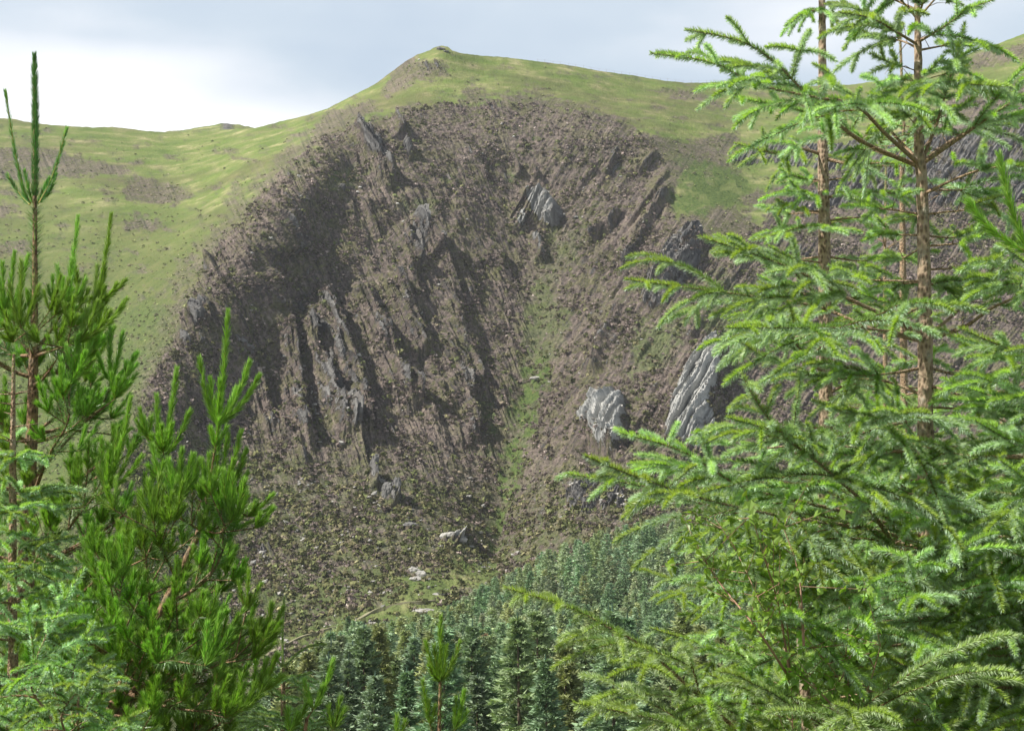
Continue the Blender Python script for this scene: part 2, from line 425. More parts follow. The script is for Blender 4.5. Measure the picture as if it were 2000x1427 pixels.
hn = fbm(PX / 60, PY / 16, o=4)
veg = np.maximum(veg, sstep(0.10, 0.42, hn * 0.8 + 0.35 * NF + 0.25 * NF2) * 0.8)
edge_b = ragged(inpoly(rx, ry, [(700, 225), (600, 262), (520, 320), (450, 400), (380, 480), (330, 560), (285, 640), (235, 750), (190, 860), (120, 1100), (300, 1100), (420, 700), (560, 400), (720, 260)]), 16, 1.3, 0.35, NF2)
veg = np.maximum(veg, 0.75 * edge_b)
# greens inside the bowl
GREEN = [([(1030, 545), (1075, 545), (1110, 610), (1090, 720), (1020, 720), (1018, 640)], 0.45), ([(1020, 690), (1085, 690), (1064, 770), (1050, 850), (1022, 930), (988, 1000), (975, 1090), (958, 1090), (958, 1000), (985, 900), (1000, 800)], 1.0), ([(935, 780), (965, 780), (968, 850), (955, 960), (945, 880)], 0.8),
         ([(985, 320), (1010, 320), (990, 365), (975, 365)], 1.0), ([(1320, 300), (1450, 330), (1480, 370), (1400, 410), (1340, 420), (1310, 400), (1330, 360)], 0.9),
         ([(1080, 440), (1150, 460), (1130, 520), (1060, 560), (1040, 520)], 0.3), ([(1380, 540), (1500, 560), (1500, 700), (1420, 760), (1400, 680)], 0.6), ([(1240, 640), (1350, 620), (1330, 700), (1230, 760)], 0.55),
         ([(540, 1100), (640, 1120), (780, 1110), (1060, 1090), (1000, 1150), (860, 1130), (870, 1210), (700, 1230), (440, 1260), (520, 1160)], 0.6),
         ([(560, 320), (640, 310), (620, 330), (540, 340)], 0.8), ([(640, 335), (720, 330), (700, 370), (640, 380)], 0.5), ([(770, 400), (860, 380), (860, 430), (790, 430)], 0.35)]
green = np.zeros_like(PX)
for pg, a in GREEN: green = np.maximum(green, a * ragged(inpoly(rx, ry, pg), 9, 1.1, 0.25, NF2))
green *= 0.55 + 0.6 * (fbm(PX / 25, PY / 25, o=3) > -0.12)
MEAD = [(775, 1120), (850, 1135), (960, 1100), (1010, 1110), (960, 1140), (870, 1165), (880, 1200), (760, 1230), (560, 1270), (470, 1330), (540, 1250), (700, 1200), (790, 1175)]
apr_g = sstep(860, 1010, PY + 0.10 * np.abs(PX - 970)) * sstep(-0.25, 0.25, NF2 + 0.4 * NF)
green = np.maximum(green, 0.42 * apr_g)
mead = ragged(inpoly(rx, ry, MEAD), 6, 0.9, 0.2, NF2)
veg = veg * (1 - 0.9 * mead)
gmix = fbm(PX / 70 + 3, PY / 50, o=3)
bracken = ragged(inpoly(rx, ry, [(90, 560), (230, 570), (340, 590), (330, 660), (290, 740), (250, 850), (170, 1000), (40, 1330), (-300, 1330), (-300, 700)]), 12, 0.7, 0.3, NF2)
olive = np.clip(sstep(330, 540, PY + 90 * gmix + 50 * NF2) * (1 - sstep(640, 760, PX)), 0, 1)
green = np.maximum(green, bracken * (0.35 + 0.35 * sstep(-0.1, 0.2, gmix)))
# rock masks
ROCK = [([(698, 235), (730, 250), (760, 285), (778, 305), (775, 348), (742, 345), (712, 310)], 1.0), ([(775, 225), (790, 232), (790, 268), (778, 265)], .9), ([(785, 280), (812, 285), (810, 305), (790, 308)], .9),
        ([(1015, 380), (1045, 368), (1075, 385), (1102, 405), (1098, 445), (1080, 458), (1045, 440), (1025, 415)], 1.2), ([(998, 425), (1022, 418), (1025, 455), (1002, 450)], .9), ([(1040, 455), (1062, 480), (1065, 515), (1050, 505), (1035, 475)], 1.0),
        ([(585, 600), (615, 560), (645, 590), (665, 660), (690, 720), (712, 780), (720, 850), (690, 870), (655, 820), (625, 840), (600, 780), (590, 680)], .68),
        ([(1128, 820), (1165, 780), (1200, 770), (1222, 800), (1210, 860), (1195, 895), (1160, 870)], 1.2), ([(1290, 870), (1310, 800), (1345, 740), (1372, 680), (1395, 668), (1402, 720), (1388, 790), (1400, 860), (1350, 885)], 1.2),
        ([(640, 370), (680, 362), (680, 385), (645, 388)], .6), ([(790, 430), (825, 420), (835, 500), (800, 520)], .8),
        ([(1240, 590), (1290, 500), (1330, 460), (1372, 450), (1368, 520), (1320, 590), (1270, 620)], .9), ([(1180, 440), (1215, 415), (1200, 460), (1150, 475)], .8), ([(1190, 310), (1225, 265), (1230, 285), (1200, 330)], .7), ([(1240, 330), (1290, 290), (1280, 325), (1250, 345)], .6),
        ([(1390, 320), (1500, 285), (1700, 268), (1900, 250), (2100, 240), (2100, 420), (1900, 400), (1700, 410), (1500, 415), (1640, 340)], .9), ([(1090, 970), (1130, 940), (1180, 930), (1220, 960), (1225, 1000), (1120, 1005)], .9),
        ([(738, 962), (768, 965), (776, 990), (752, 992)], 1.1), ([(720, 925), (735, 925), (735, 960), (722, 958)], 1.1), ([(860, 1045), (900, 1048), (912, 1066), (870, 1062)], 1.1), ([(780, 1015), (822, 1028), (815, 1042), (785, 1035)], .8),
        ([(375, 600), (400, 590), (402, 635), (378, 640)], 1.0), ([(340, 655), (400, 650), (395, 680), (350, 690)], .7), ([(450, 1060), (530, 1060), (600, 1110), (560, 1150), (470, 1130)], .5), ([(405, 1200), (500, 1210), (560, 1270), (500, 1310), (400, 1290)], .6),
        ([(520, 690), (560, 680), (600, 800), (612, 900), (590, 910), (545, 790)], .6), ([(640, 1180), (760, 1130), (770, 1180), (660, 1200)], .35), ([(640, 780), (690, 790), (720, 870), (660, 850)], .8),
        ([(845, 90), (885, 92), (895, 104), (840, 101)], 1.0), ([(820, 122), (860, 118), (868, 150), (830, 158)], .6), ([(1500, 470), (1600, 450), (1620, 520), (1520, 540)], .6), ([(1100, 770), (1140, 750), (1130, 800), (1090, 830)], .45),
        ([(1330, 500), (1460, 520), (1480, 570), (1380, 560)], .6)]
# ribs of strata: left flank leans one way, right flank the other
gul = np.interp(PY, [200, 420, 600, 800, 1000, 1300], [1010, 1030, 1060, 1015, 970, 960])
wR = sstep(-40, 50, PX - gul)
sl = PX - 0.47 * PY; tl = PY
sr = PX + 0.68 * PY; tr = PY
SN = (fbm(sl / 7, tl / 46, o=4, gain=0.6) * (1 - wR) + fbm(sr / 7 + 40, tr / 46, o=4, gain=0.6) * wR)
rock = np.zeros_like(PX)
for pg, a in ROCK: rock = np.maximum(rock, min(a, 1.15) * box(inpoly(rx, ry, pg).astype(float), 3))
rock = sstep(0.55, 0.9, rock * 0.92 + 0.95 * SN * (rock > 0.02) + 0.35 * NF2 * (rock > 0.02))
def warp(x, y, k): return k * fbm(x / 90, y / 160, o=3)
def saw(s, sharp=0.14):
    f = s - np.floor(s)
    return np.where(f < 1 - sharp, f / (1 - sharp), (1 - f) / sharp)
def ribs(s, t, scale, seed, flip=False):
    w = fbm(s / (scale * 1.6) + seed, t / (scale * 6.0), o=3) * 1.0
    q = s / scale + w
    a = 0.45 + 1.3 * fbm(s / (scale * 1.3) + seed + 31, t / (scale * 3.5) + seed, o=3)
    return saw(q) * np.clip(a, 0, 1.3)
RL = 7.0 * ribs(sl, tl, 92, 1) + 3.8 * ribs(sl, tl, 33, 5) + 1.9 * ribs(sl, tl, 14, 8) + 0.9 * ribs(sl, tl, 7, 12)
RR = 6.5 * ribs(sr, tr, 70, 2) + 3.0 * ribs(sr, tr, 29, 6) + 1.5 * ribs(sr, tr, 12, 9) + 0.8 * ribs(sr, tr, 6, 13)
inb = inpoly(PX + wx * 0.4, PY + wy * 0.4, BOWL).astype(float)
# soften the bowl mask so the relief grows away from its rim
def blur(a, n):
    for _ in range(n):
        a = a.copy(); a[1:-1] = (a[:-2] + 2 * a[1:-1] + a[2:]) / 4; a[:, 1:-1] = (a[:, :-2] + 2 * a[:, 1:-1] + a[:, 2:]) / 4
    return a
inbs = blur(inb, 14)
rocks_ = blur(np.clip(rock, 0, 1), 6)
apron = 1 - 0.8 * sstep(880, 1010, PY + 0.10 * np.abs(PX - 970))
gul_d = 1 - 0.75 * np.exp(-((PX - gul) / 75.0) ** 2)
upper = 0.10 + 0.90 * np.maximum(sstep(240, 430, PY), 0.6 * np.clip(rocks_, 0, 1))
rocks = blur(np.clip(rock, 0, 1), 3)
amp = inbs * apron * gul_d * upper
amp = amp * (0.45 + 0.55 * np.maximum(rocks, sstep(-0.1, 0.35, fbm(PX / 120 + 4, PY / 120, o=2))))
disp = amp * (RL * (1 - wR) + RR * wR * 0.7 * (1 - 0.6 * sstep(1380, 1500, PX)))
# named ribs and clefts: polyline, height (m), width to the left (px), width of the steep side (px)
def line_field(pts):
    best = np.full(PX.shape, 1e9); sg = np.zeros(PX.shape); tt = np.zeros(PX.shape)
    n = len(pts) - 1
    for i in range(n):
        (x0, y0), (x1, y1) = pts[i], pts[i + 1]
        dx, dy = x1 - x0, y1 - y0; L2 = dx * dx + dy * dy
        t = np.clip(((PX - x0) * dx + (PY - y0) * dy) / L2, 0, 1)
        ex, ey = PX - x0 - t * dx, PY - y0 - t * dy
        d = np.hypot(ex, ey); m = d < best
        best = np.where(m, d, best); sg = np.where(m, np.sign(ex * dy - ey * dx), sg); tt = np.where(m, (i + t) / n, tt)
    return best * np.where(sg == 0, 1, sg), tt      # positive on the right when the line runs downwards
RIBS = [([(703, 236), (722, 285), (745, 335), (778, 350)], 13, 35, 8), ([(772, 228), (790, 265)], 7, 20, 6), ([(786, 282), (812, 305)], 6, 18, 6),
        ([(612, 562), (640, 612), (668, 680), (705, 790), (728, 872)], 10, 50, 8), ([(590, 600), (612, 690), (648, 790), (690, 870)], 8, 30, 8),
        ([(545, 375), (560, 430), (580, 500)], 9, 60, 12), ([(500, 500), (530, 600), (575, 720), (612, 905)], 8, 45, 10), ([(812, 420), (835, 470), (858, 500)], 9, 30, 9), ([(786, 430), (798, 490), (822, 524)], 8, 30, 14),
        ([(760, 520), (800, 620), (840, 700)], 8, 50, 9), ([(690, 540), (735, 640), (780, 740), (830, 800)], 9, 40, 9), ([(400, 592), (402, 640)], 5, 25, 6), ([(1045, 368), (1085, 405), (1100, 440)], 7, 40, 8), ([(1040, 325), (1055, 345)], 5, 12, 5), ([(1008, 312), (1016, 345)], 5, 12, 5), ([(1058, 470), (1068, 515)], 5, 22, 6),
        ([(1210, 300), (1180, 345)], 4, 20, 6), ([(1285, 295), (1245, 345)], 4, 20, 6), ([(1222, 418), (1155, 475)], 6, 22, 7), ([(1320, 350), (1270, 440), (1215, 540)], 5, 26, 8), ([(1372, 450), (1345, 520), (1290, 590)], 9, 40, 12),
        ([(1222, 780), (1212, 870), (1196, 895)], 4, 40, 7), ([(1402, 672), (1390, 770), (1350, 880)], 6, 45, 9), ([(1225, 590), (1190, 660), (1165, 740)], 5, 24, 10), ([(726, 920), (736, 960)], 6, 12, 6), ([(770, 962), (778, 992)], 6, 22, 5),
        ([(860, 540), (900, 640), (950, 760)], 4, 40, 9), ([(868, 640), (905, 740), (930, 880)], 4, 40, 10), ([(450, 640), (500, 760), (540, 860)], 6, 40, 10), ([(1135, 860), (1200, 930)], -5, 25, 25)]
for pts, h, wl_, wr_ in RIBS:
    d, t = line_field(pts)
    d = d + 3.5 * fbm(PX / 12, PY / 20, o=3)
    f = np.where(d < 0, np.exp(-(d / wl_) ** 2 * 1.6), np.clip(1 - d / wr_, 0, 1) ** 1.3)
    e_ = sstep(0, 0.12, t) * (1 - sstep(0.85, 1.0, t)) + 0.0
    endfade = sstep(0, 0.22, t) * (1 - sstep(0.9, 1.0, t)); endfade = np.where(t < 0.02, 0.0, endfade)
    tipd = np.minimum(np.hypot(PX - pts[0][0], PY - pts[0][1]), np.hypot(PX - pts[-1][0], PY - pts[-1][1]))
    g = h * 0.75 * f * endfade * (1 + 0.35 * SN)
    disp += g
    if h > 0:
        rock = np.maximum(rock, np.where((f > 0.5) & (d > -wl_ * 0.4), endfade, 0) * sstep(-0.15, 0.3, SN + 0.3 * NF) * 0.85)
# general lumpiness
PW = P / 10.0
disp += inbs * 2.2 * fbm(P[..., 0] / 22, P[..., 1] / 22, P[..., 2] / 22, o=4, gain=0.55)
disp += inbs * 1.3 * SN * apron * (0.3 + 0.7 * sstep(230, 400, PY)) * (1 - 0.8 * mead)
disp += inbs * 1.0 * fbm(P[..., 0] / 4, P[..., 1] / 4, P[..., 2] / 4, o=3, gain=0.6)
disp += (1 - inbs) * (1.6 * fbm(P[..., 0] / 40, P[..., 1] / 60, P[..., 2] / 20, o=4) + 0.30 * fbm(P[..., 0] / 3.5, P[..., 1] / 5, P[..., 2] / 2.5, o=3))
# crags get blocky facets
cell = np.floor(sl / 8 + 1.5 * fbm(sl / 14, tl / 60, o=2)) * (1 - wR) + np.floor(sr / 11 + 1.5 * fbm(sr / 14, tr / 60, o=2)) * wR
blk = np.sin(cell * 12.9898 + np.floor(PY / 80 + 0.7 * cell) * 78.233) * 43758.5453
blk = blk - np.floor(blk)
pale = np.zeros_like(PX)
for pg in ([(1010, 385), (1040, 368), (1075, 385), (1090, 420), (1075, 455), (1045, 440), (1000, 455), (995, 425)], [(1130, 820), (1170, 775), (1222, 790), (1210, 870), (1190, 895), (1155, 870)],
           [(1290, 870), (1310, 800), (1345, 740), (1372, 675), (1400, 668), (1405, 880), (1340, 890)], [(860, 1040), (912, 1040), (915, 1070), (862, 1068)], [(1040, 455), (1070, 470), (1068, 520), (1045, 500)]):
    pale = np.maximum(pale, box(inpoly(rx, ry, pg).astype(float), 4))
c2 = np.floor(sr / 24 + 0.8 * fbm(sr / 30, tr / 60, o=2)); b2 = np.sin(c2 * 12.9898 + np.floor((PY + 0.8 * PX) / 44 + 0.37 * c2) * 78.233) * 43758.5453; b2 = b2 - np.floor(b2)
disp += pale * (3.2 * saw(sr / 30 + 0.5 * fbm(sr / 30, tr / 90, o=2), 0.12) + 1.6 * saw(sr / 11 + 0.6 * fbm(sr / 12, tr / 60, o=2), 0.2) + 1.6 * b2)
disp += blur(np.clip(rock, 0, 1), 2) * blk * 1.8 * (1 - 0.8 * pale)
disp += blur(np.clip(rock, 0, 1), 2) * 1.5 * (1 - 0.75 * pale) * (saw(sl / 6.5 + 0.8 * fbm(sl / 9, tl / 70, o=2), 0.3) * (1 - wR) + saw(sr / 6.5 + 0.8 * fbm(sr / 9, tr / 70, o=2), 0.3) * wR)
disp += np.clip(rock, 0, 1) * 0.8 * fbm(PX / 9, PY / 14, o=3)
# gully notch
disp -= 3 * np.exp(-((PX - gul) / 22.0) ** 2) * sstep(560, 700, PY) * (1 - sstep(1060, 1120, PY))
disp -= 1.2 * np.exp(-((PX - np.interp(PY, [930, 1060], [985, 966])) / 7.0) ** 2) * sstep(930, 1000, PY) * (1 - sstep(1050, 1090, PY))
disp *= sstep(0, 0.02, v)[:, None] * (1 - sstep(0.97, 1, v)[:, None]) * 1.0
# outward normal of the smooth surface
du = np.zeros_like(P); du[:, 1:-1] = P[:, 2:] - P[:, :-2]; du[:, 0] = du[:, 1]; du[:, -1] = du[:, -2]
dv = np.zeros_like(P); dv[1:-1] = P[2:] - P[:-2]; dv[0] = dv[1]; dv[-1] = dv[-2]
N = np.cross(dv, du); N /= np.linalg.norm(N, axis=-1, keepdims=True) + 1e-9
N = np.stack([blur(N[..., k], 6) for k in range(3)], -1); N /= np.linalg.norm(N, axis=-1, keepdims=True) + 1e-9
if N[..., 2].mean() < 0: N = -N
PBASE = P.copy()
P = P + N * disp[..., None]
# steep local relief exposes rock
gdx = np.zeros_like(disp); gdx[:, 1:-1] = (disp[:, 2:] - disp[:, :-2])
gdy = np.zeros_like(disp); gdy[1:-1] = (disp[2:] - disp[:-2])
steep = blur(np.hypot(gdx, gdy), 1)
rock = np.maximum(rock, sstep(1.3, 3.2, steep) * 0.75 * inbs * sstep(-0.3, 0.3, SN))
rock = np.maximum(rock, sstep(0.22, 0.5, SN + 0.7 * NF2) * 0.8 * inbs * (1 - 0.6 * sstep(900, 1000, PY)))
rock = blur(np.clip(rock, 0, 1.2), 1)
cover = np.stack([veg, np.clip(rock, 0, 1), np.clip(green, 0, 1) * (1 - np.clip(rock, 0, 1))], -1)
strata = np.stack([(sl / 5.0) * (1 - wR) + (sr / 5.0) * wR, PY / 60.0, D * 0], -1)
# ---- back of the ridge
def floor_z(Dv):
    return np.interp(Dv, [-80, 0, 4, 8, 20, 60, 100, 130, 200, 300, 400], [6, -1.7, -3.2, -4.6, -10, -22, -28, -31, -37, -42, -44])
rows_b = []
top = P[0]
for dd, dz in ((600, -170), (250, -110), (90, -35), (40, -10), (14, -2.2), (5, -0.5)):
    q = top.copy(); k = (top[:, 1] + dd) / top[:, 1]
    q[:, 0] *= k; q[:, 1] += dd; q[:, 2] += dz
    rows_b.append(q)
rows_f, bot = [], P[-1]
u_c = bot[:, 0] / bot[:, 1]
Drows = [392, 380, 365, 345, 320, 290, 260, 230, 200, 170, 140, 115, 90, 70, 50, 35, 25, 17, 11, 7, 4, 1, -3, -10, -25, -60]
for Dr in Drows:
    db = bot[:, 1]
    t = np.clip((Dr - 60) / (400 - 60), 0, 1)
    Dd = np.where(Dr > 60, 60 + (db - 60) * ((Dr - 60) / (405.0 - 60)), Dr)
    Dw = Dd + 80 * np.clip(1 - Dd / 400, 0, 1.3)
    wgt = sstep(340, 400, np.full_like(db, Dr))
    z = bot[:, 2] * wgt + floor_z(Dd) * (1 - wgt)
    xx = u_c * Dw
    z = z + 0.06 * np.minimum(np.abs(Dd) * 0.1, 8) * fbm(xx / 9, Dd / 9, o=3) * 2
    rows_f.append(np.stack([xx, Dd, z], -1))
ALL = np.concatenate([np.array(rows_b), P, np.array(rows_f)], 0)
nb, nf_ = len(rows_b), len(rows_f)
def ext(a, b, c):
    return np.concatenate([np.broadcast_to(b, (nb,) + a.shape[1:]), a, np.broadcast_to(c, (nf_,) + a.shape[1:])], 0)
cov = ext(cover, cover[0], np.array([0.95, 0, 0.55]) + 0 * cover[0])
stra = ext(strata, strata[0], strata[-1])
oliv = ext(olive, olive[0], 0.4 + 0 * olive[0]); pal = ext(pale, pale[0], 0 * pale[0])
H_, W_ = ALL.shape[:2]
idx = np.arange(H_ * W_).reshape(H_, W_)
faces = np.stack([idx[:-1, :-1].ravel(), idx[1:, :-1].ravel(), idx[1:, 1:].ravel(), idx[:-1, 1:].ravel()], 1)
ter = mesh_np("hillside_terrain", ALL.reshape(-1, 3), faces, M_TERR, attrs={'cover': cov.reshape(-1, 3), 'strata': stra.reshape(-1, 3), 'olive': oliv.ravel(), 'pale': pal.ravel()}, smooth=False)
tag(ter, kind='structure')

def ground_pt(px, py):
    """point of the finished hillside seen at photo pixel px, py (nearest grid vertex)"""
    c = int(np.argmin(np.abs(px_cols - px)))
    r = int(np.argmin(np.abs(PY[:, c] - py)))
    return Vector(P[r, c].tolist())

# ---- far knoll beyond the saddle
kx = np.linspace(200, 640, 220)
ks = np.interp(kx, [200, 290, 330, 372, 400, 420, 432, 443, 455, 470, 500, 540, 640], [275, 262, 257, 253, 248, 245, 241, 240, 243, 244, 252, 262, 290]) + 0.8 * fbm(kx / 8, kx * 0, o=3)
kr = np.linspace(0, 1, 46)
KX = np.broadcast_to(kx[None], (46, 220)); KY = ks[None] + 45 * kr[:, None]
KD = 1420 - 260 * kr[:, None] + 3 * fbm(KX / 12, KY / 6, o=4)
KP = at(KX, KY, KD + 0 * KX)
bk = KP[0].copy(); bk[:, 1] += 60; bk[:, 2] -= 30
KP = np.concatenate([bk[None], KP], 0)
KP[..., 2] += 2.0 * fbm(KP[..., 0] / 14, KP[..., 1] / 14, o=4)
kv = 0.25 * (fbm(KP[..., 0] / 30, KP[..., 1] / 30, o=3) > 0.15)
krk = 0.75 * np.exp(-((KX - 443) / 16.0) ** 2) * (np.arange(46)[:, None] < 30); krk = np.concatenate([krk[:1], krk], 0)
ki = np.arange(KP.shape[0] * 220).reshape(-1, 220)
kf = np.stack([ki[:-1, :-1].ravel(), ki[1:, :-1].ravel(), ki[1:, 1:].ravel(), ki[:-1, 1:].ravel()], 1)
kc = np.stack([kv, krk, 0 * kv], -1)
tag(mesh_np("distant_hill", KP.reshape(-1, 3), kf, M_TERR, attrs={'cover': kc.reshape(-1, 3), 'strata': (KP / 3).reshape(-1, 3), 'olive': 0 * kv.ravel(), 'pale': 0 * kv.ravel()}, smooth=True), kind='structure')

# ------------------------------------------------------------------ shrubs on the hillside (nobody could count them)
def shrubs(name, mask, n, size, cols, wts, seed, squash=0.6, label=None, cat=None):
    r = np.random.default_rng(seed)
    m = mask.copy(); m[:, (px_cols < -140) | (px_cols > 2140)] = 0; m[:6] = 0
    p = m.ravel() / m.sum()
    # cells nearer the skyline are thinner, so weight by row height
    pick = r.choice(m.size, n, p=p)
    base = P.reshape(-1, 3)[pick] + r.normal(size=(n, 3)) * 0.35
    sz = size * np.clip(np.exp(r.normal(size=n) * 0.42), 0.4, 1.9)
    K_ = 13                                  # leafy facets per bush, spread over a low dome
    az, el = r.uniform(0, 2 * np.pi, (n, K_)), np.arcsin(r.uniform(0.0, 1.0, (n, K_)))
    dm = np.stack([np.cos(az) * np.cos(el), np.sin(az) * np.cos(el), np.sin(el) * squash], -1)
    ctr = dm * (sz[:, None] * r.uniform(0.55, 1.0, (n, K_)))[..., None]
    nv = dm + r.normal(size=(n, K_, 3)) * 0.45; nv /= np.linalg.norm(nv, axis=-1, keepdims=True)
    ta = np.cross(nv, r.normal(size=(n, K_, 3))); ta /= np.linalg.norm(ta, axis=-1, keepdims=True); tb = np.cross(nv, ta)
    q_ = (sz[:, None] * r.uniform(0.38, 0.68, (n, K_)))[..., None]
    T = np.stack([ctr + ta * q_, ctr - ta * q_ * 0.5 + tb * q_ * 0.87, ctr - ta * q_ * 0.5 - tb * q_ * 0.87], 2)
    co = (base[:, None, None] + T - [0, 0, 0.08]).reshape(-1, 3)
    f = np.arange(len(co)).reshape(-1, 3)
    ci = r.choice(len(cols), n, p=np.array(wts) / sum(wts))
    patch = fbm(base[:, 0] / 18, base[:, 1] / 30, base[:, 2] / 18, o=3)
    ci = np.where((patch > 0.2) & (r.random(n) < 0.6), 1, ci)
    cc = np.array(cols)[ci] * np.exp(r.normal(size=(n, 1)) * 0.25)
    cc = np.repeat(np.repeat(cc, K_, axis=0) * np.exp(r.normal(size=(n * K_, 1)) * 0.22), 3, axis=0)
    o = mesh_np(name, co, f, M_HEATH, attrs={'tint': cc})
    return tag(o, label, cat, kind='stuff')
vis = (PY > sky_c[None] + 4)
low_m = sstep(900, 1020, PY + 0.10 * np.abs(PX - 970))
hw = veg * (1 - np.clip(rock, 0, 1)) * (1 - 0.85 * green) * vis
shrubs("heather", hw * inbs * (0.05 + sstep(0.0, 0.3, fbm(PX / 60 + 11, PY / 45, o=4, gain=0.7))), 56000, 0.62,
       [(0.195, 0.160, 0.142), (0.150, 0.152, 0.080), (0.29, 0.24, 0.21), (0.125, 0.112, 0.088), (0.36, 0.31, 0.27)], [5, 4, 3, 2, 1], 21,
       label="brown and purple heather covering the steep sides of the bowl", cat="heather")
shrubs("gorse", (0.1 + 0.9 * sstep(-0.1, 0.25, fbm(PX / 50 + 5, PY / 40, o=4, gain=0.7))) * hw * inbs * np.maximum(low_m, 0.12) + 0.12 * green * (inbs > 0.3), 24000, 0.85,
       [(0.165, 0.170, 0.078), (0.130, 0.150, 0.062), (0.22, 0.205, 0.11), (0.18, 0.155, 0.11)], [4, 4, 2, 2], 22, 0.95,
       label="olive green gorse bushes on the lower apron of the bowl", cat="gorse")
shrubs("bilberry", ((1 - inbs) * (0.10 + veg + 0.45 * olive + 0.5 * bracken * (1 - veg))) * vis, 9000, 0.48,
       [(0.210, 0.190, 0.125), (0.180, 0.205, 0.085), (0.23, 0.24, 0.11)], [3, 3, 3], 23,
       label="low dark tufts of bilberry and heather dotted over the grassy slopes", cat="bilberry")
GORSE_Y = [(250, 790), (640, 480)]

# ------------------------------------------------------------------ path, boulders, fence and sheep
def path_strip(pts, w0=0.5):
    a = np.array(pts, float); t = np.linspace(0, len(a) - 1, 90)
    qx = np.interp(t, np.arange(len(a)), a[:, 0]); qy = np.interp(t, np.arange(len(a)), a[:, 1])
    V = []
    for k in range(90):
        g = ground_pt(qx[k], qy[k]); V.append(g)
    V = np.array([tuple(q) for q in V])
    for k in range(25): V[1:-1] = (V[:-2] + 2 * V[1:-1] + V[2:]) / 4
    V[:, 2] += 0.55
    d = np.gradient(V, axis=0); d[:, 2] = 0; d /= np.linalg.norm(d, axis=1)[:, None] + 1e-6
    n = np.stack([-d[:, 1], d[:, 0], 0 * d[:, 0]], 1)
    w = w0 * (1 + 0.3 * np.sin(t * 3.1))[:, None]
    A = V + n * w; B = V - n * w; A0 = A - [0, 0, 1.2]; B0 = B - [0, 0, 1.2]
    co = np.concatenate([A0, A, B, B0]); i = np.arange(89)
    f = [np.stack([i + 90 * k, i + 1 + 90 * k, i + 1 + 90 * (k + 1), i + 90 * (k + 1)], 1) for k in range(3)]
    return mesh_np("path", co, np.concatenate(f), M_PATH)
tag(path_strip([(520, 1290), (560, 1262), (600, 1243), (640, 1230), (690, 1218), (730, 1190), (800, 1182), (850, 1176)]), kind='structure')

def rock_mesh(c, s, seed, elong=(1, 1, 1), lean=0.0):
    r = np.random.default_rng(seed)
    # icosphere by subdividing an octahedron twice, squared off by random cutting planes
    V = np.array([(1, 0, 0), (-1, 0, 0), (0, 1, 0), (0, -1, 0), (0, 0, 1), (0, 0, -1)], float)
    Fc = [(0, 2, 4), (2, 1, 4), (1, 3, 4), (3, 0, 4), (2, 0, 5), (1, 2, 5), (3, 1, 5), (0, 3, 5)]
    V = list(map(tuple, V))
    for _ in range(3):
        nf, mid = [], {}
        def mp_(a, b):
            k = (min(a, b), max(a, b))
            if k not in mid:
                q = (np.array(V[a]) + V[b]) / 2; q /= np.linalg.norm(q); V.append(tuple(q)); mid[k] = len(V) - 1
            return mid[k]
        for a, b, c_ in Fc:
            x_, y_, z_ = mp_(a, b), mp_(b, c_), mp_(c_, a)
            nf += [(a, x_, z_), (x_, b, y_), (z_, y_, c_), (x_, y_, z_)]
        Fc = nf
    q = np.array(V)
    pl = r.normal(size=(16, 3)); pl /= np.linalg.norm(pl, axis=1)[:, None]; dd = r.uniform(0.55, 0.9, 16)
    for n_, d_ in zip(pl, dd):
        k = q @ n_; over = np.clip(k - d_, 0, None); q = q - over[:, None] * n_
    q *= 1 + 0.05 * r.normal(size=(len(q), 1))
    q = q * np.array(elong) * s
    q[:, 0] += lean * q[:, 2]
    return q + np.array(c), np.array(Fc)
BOULD = [(808, 1112, 1.7, (1.2, 1, .8), "pale square topped boulder at the top of the pile above the bright meadow"), (822, 1120, 1.8, (1.2, 1, .9), "rounded pale boulder on the right of the pile above the bright meadow"),
         (812, 1130, 1.5, (1.3, 1, .7), "small pale boulder at the foot of the pile above the bright meadow"), (843, 1131, 1.1, (1.5, 1, .6), "low flat boulder lying right of the boulder pile"),
         (830, 1188, 2.1, (1.8, 1, .55), "broad pale slab of rock in the grass just above the forest edge"), (858, 1160, 1.3, (1.9, 1, .5), "low grey rock lying in the green meadow above the forest"),
         (872, 1052, 2.2, (1.4, 1, .8), "pale angular boulder left of the foot of the gully"), (896, 1060, 1.9, (1.5, 1, .7), "grey boulder beside the pale angular one near the foot of the gully"),
         (664, 873, 1.3, (1.3, 1, .8), "small pale boulder at the foot of the left ribs"), (728, 935, 2.0, (.6, .7, 1.7), "thin upright rock pinnacle with a flat cap low on the left flank"),
         (755, 976, 2.8, (.8, .8, 1.3), "dark blocky rock tower standing in the gorse below the pinnacle"), (770, 982, 2.2, (.7, .7, 1.4), "narrow dark rock leaning beside the blocky tower"),
         (800, 1030, 1.9, (1.5, 1, .7), "grey broken rock in gorse between the tower and the boulder pile"), (1046, 735, 1.6, (2.0, 1, .6), "pale stones lying in the green gully"),
         (860, 93, 1.6, (1.9, 1, .7), "grey rock capping the very summit of the hill"), (872, 97, 1.2, (1.6, 1, .6), "small grey rock just right of the summit cap"), (720, 1086, .9, (1, 1, 1), "small dark boulder with a white top low in the gorse")]
for k, (bx_, by_, s_, el, lab) in enumerate(BOULD):
    c_ = ground_pt(bx_, by_ + 3); c_.z += s_ * (0.02 if k < 9 else 0.2)
    co, fc_ = rock_mesh(c_, s_, 100 + k, el, 0.1)
    tag(mesh_np("boulder", co, fc_, M_DSTONE if k in (9, 10, 11, 12, 14, 15, 16) else M_STONE, loc=tuple(c_)), lab, "boulder")

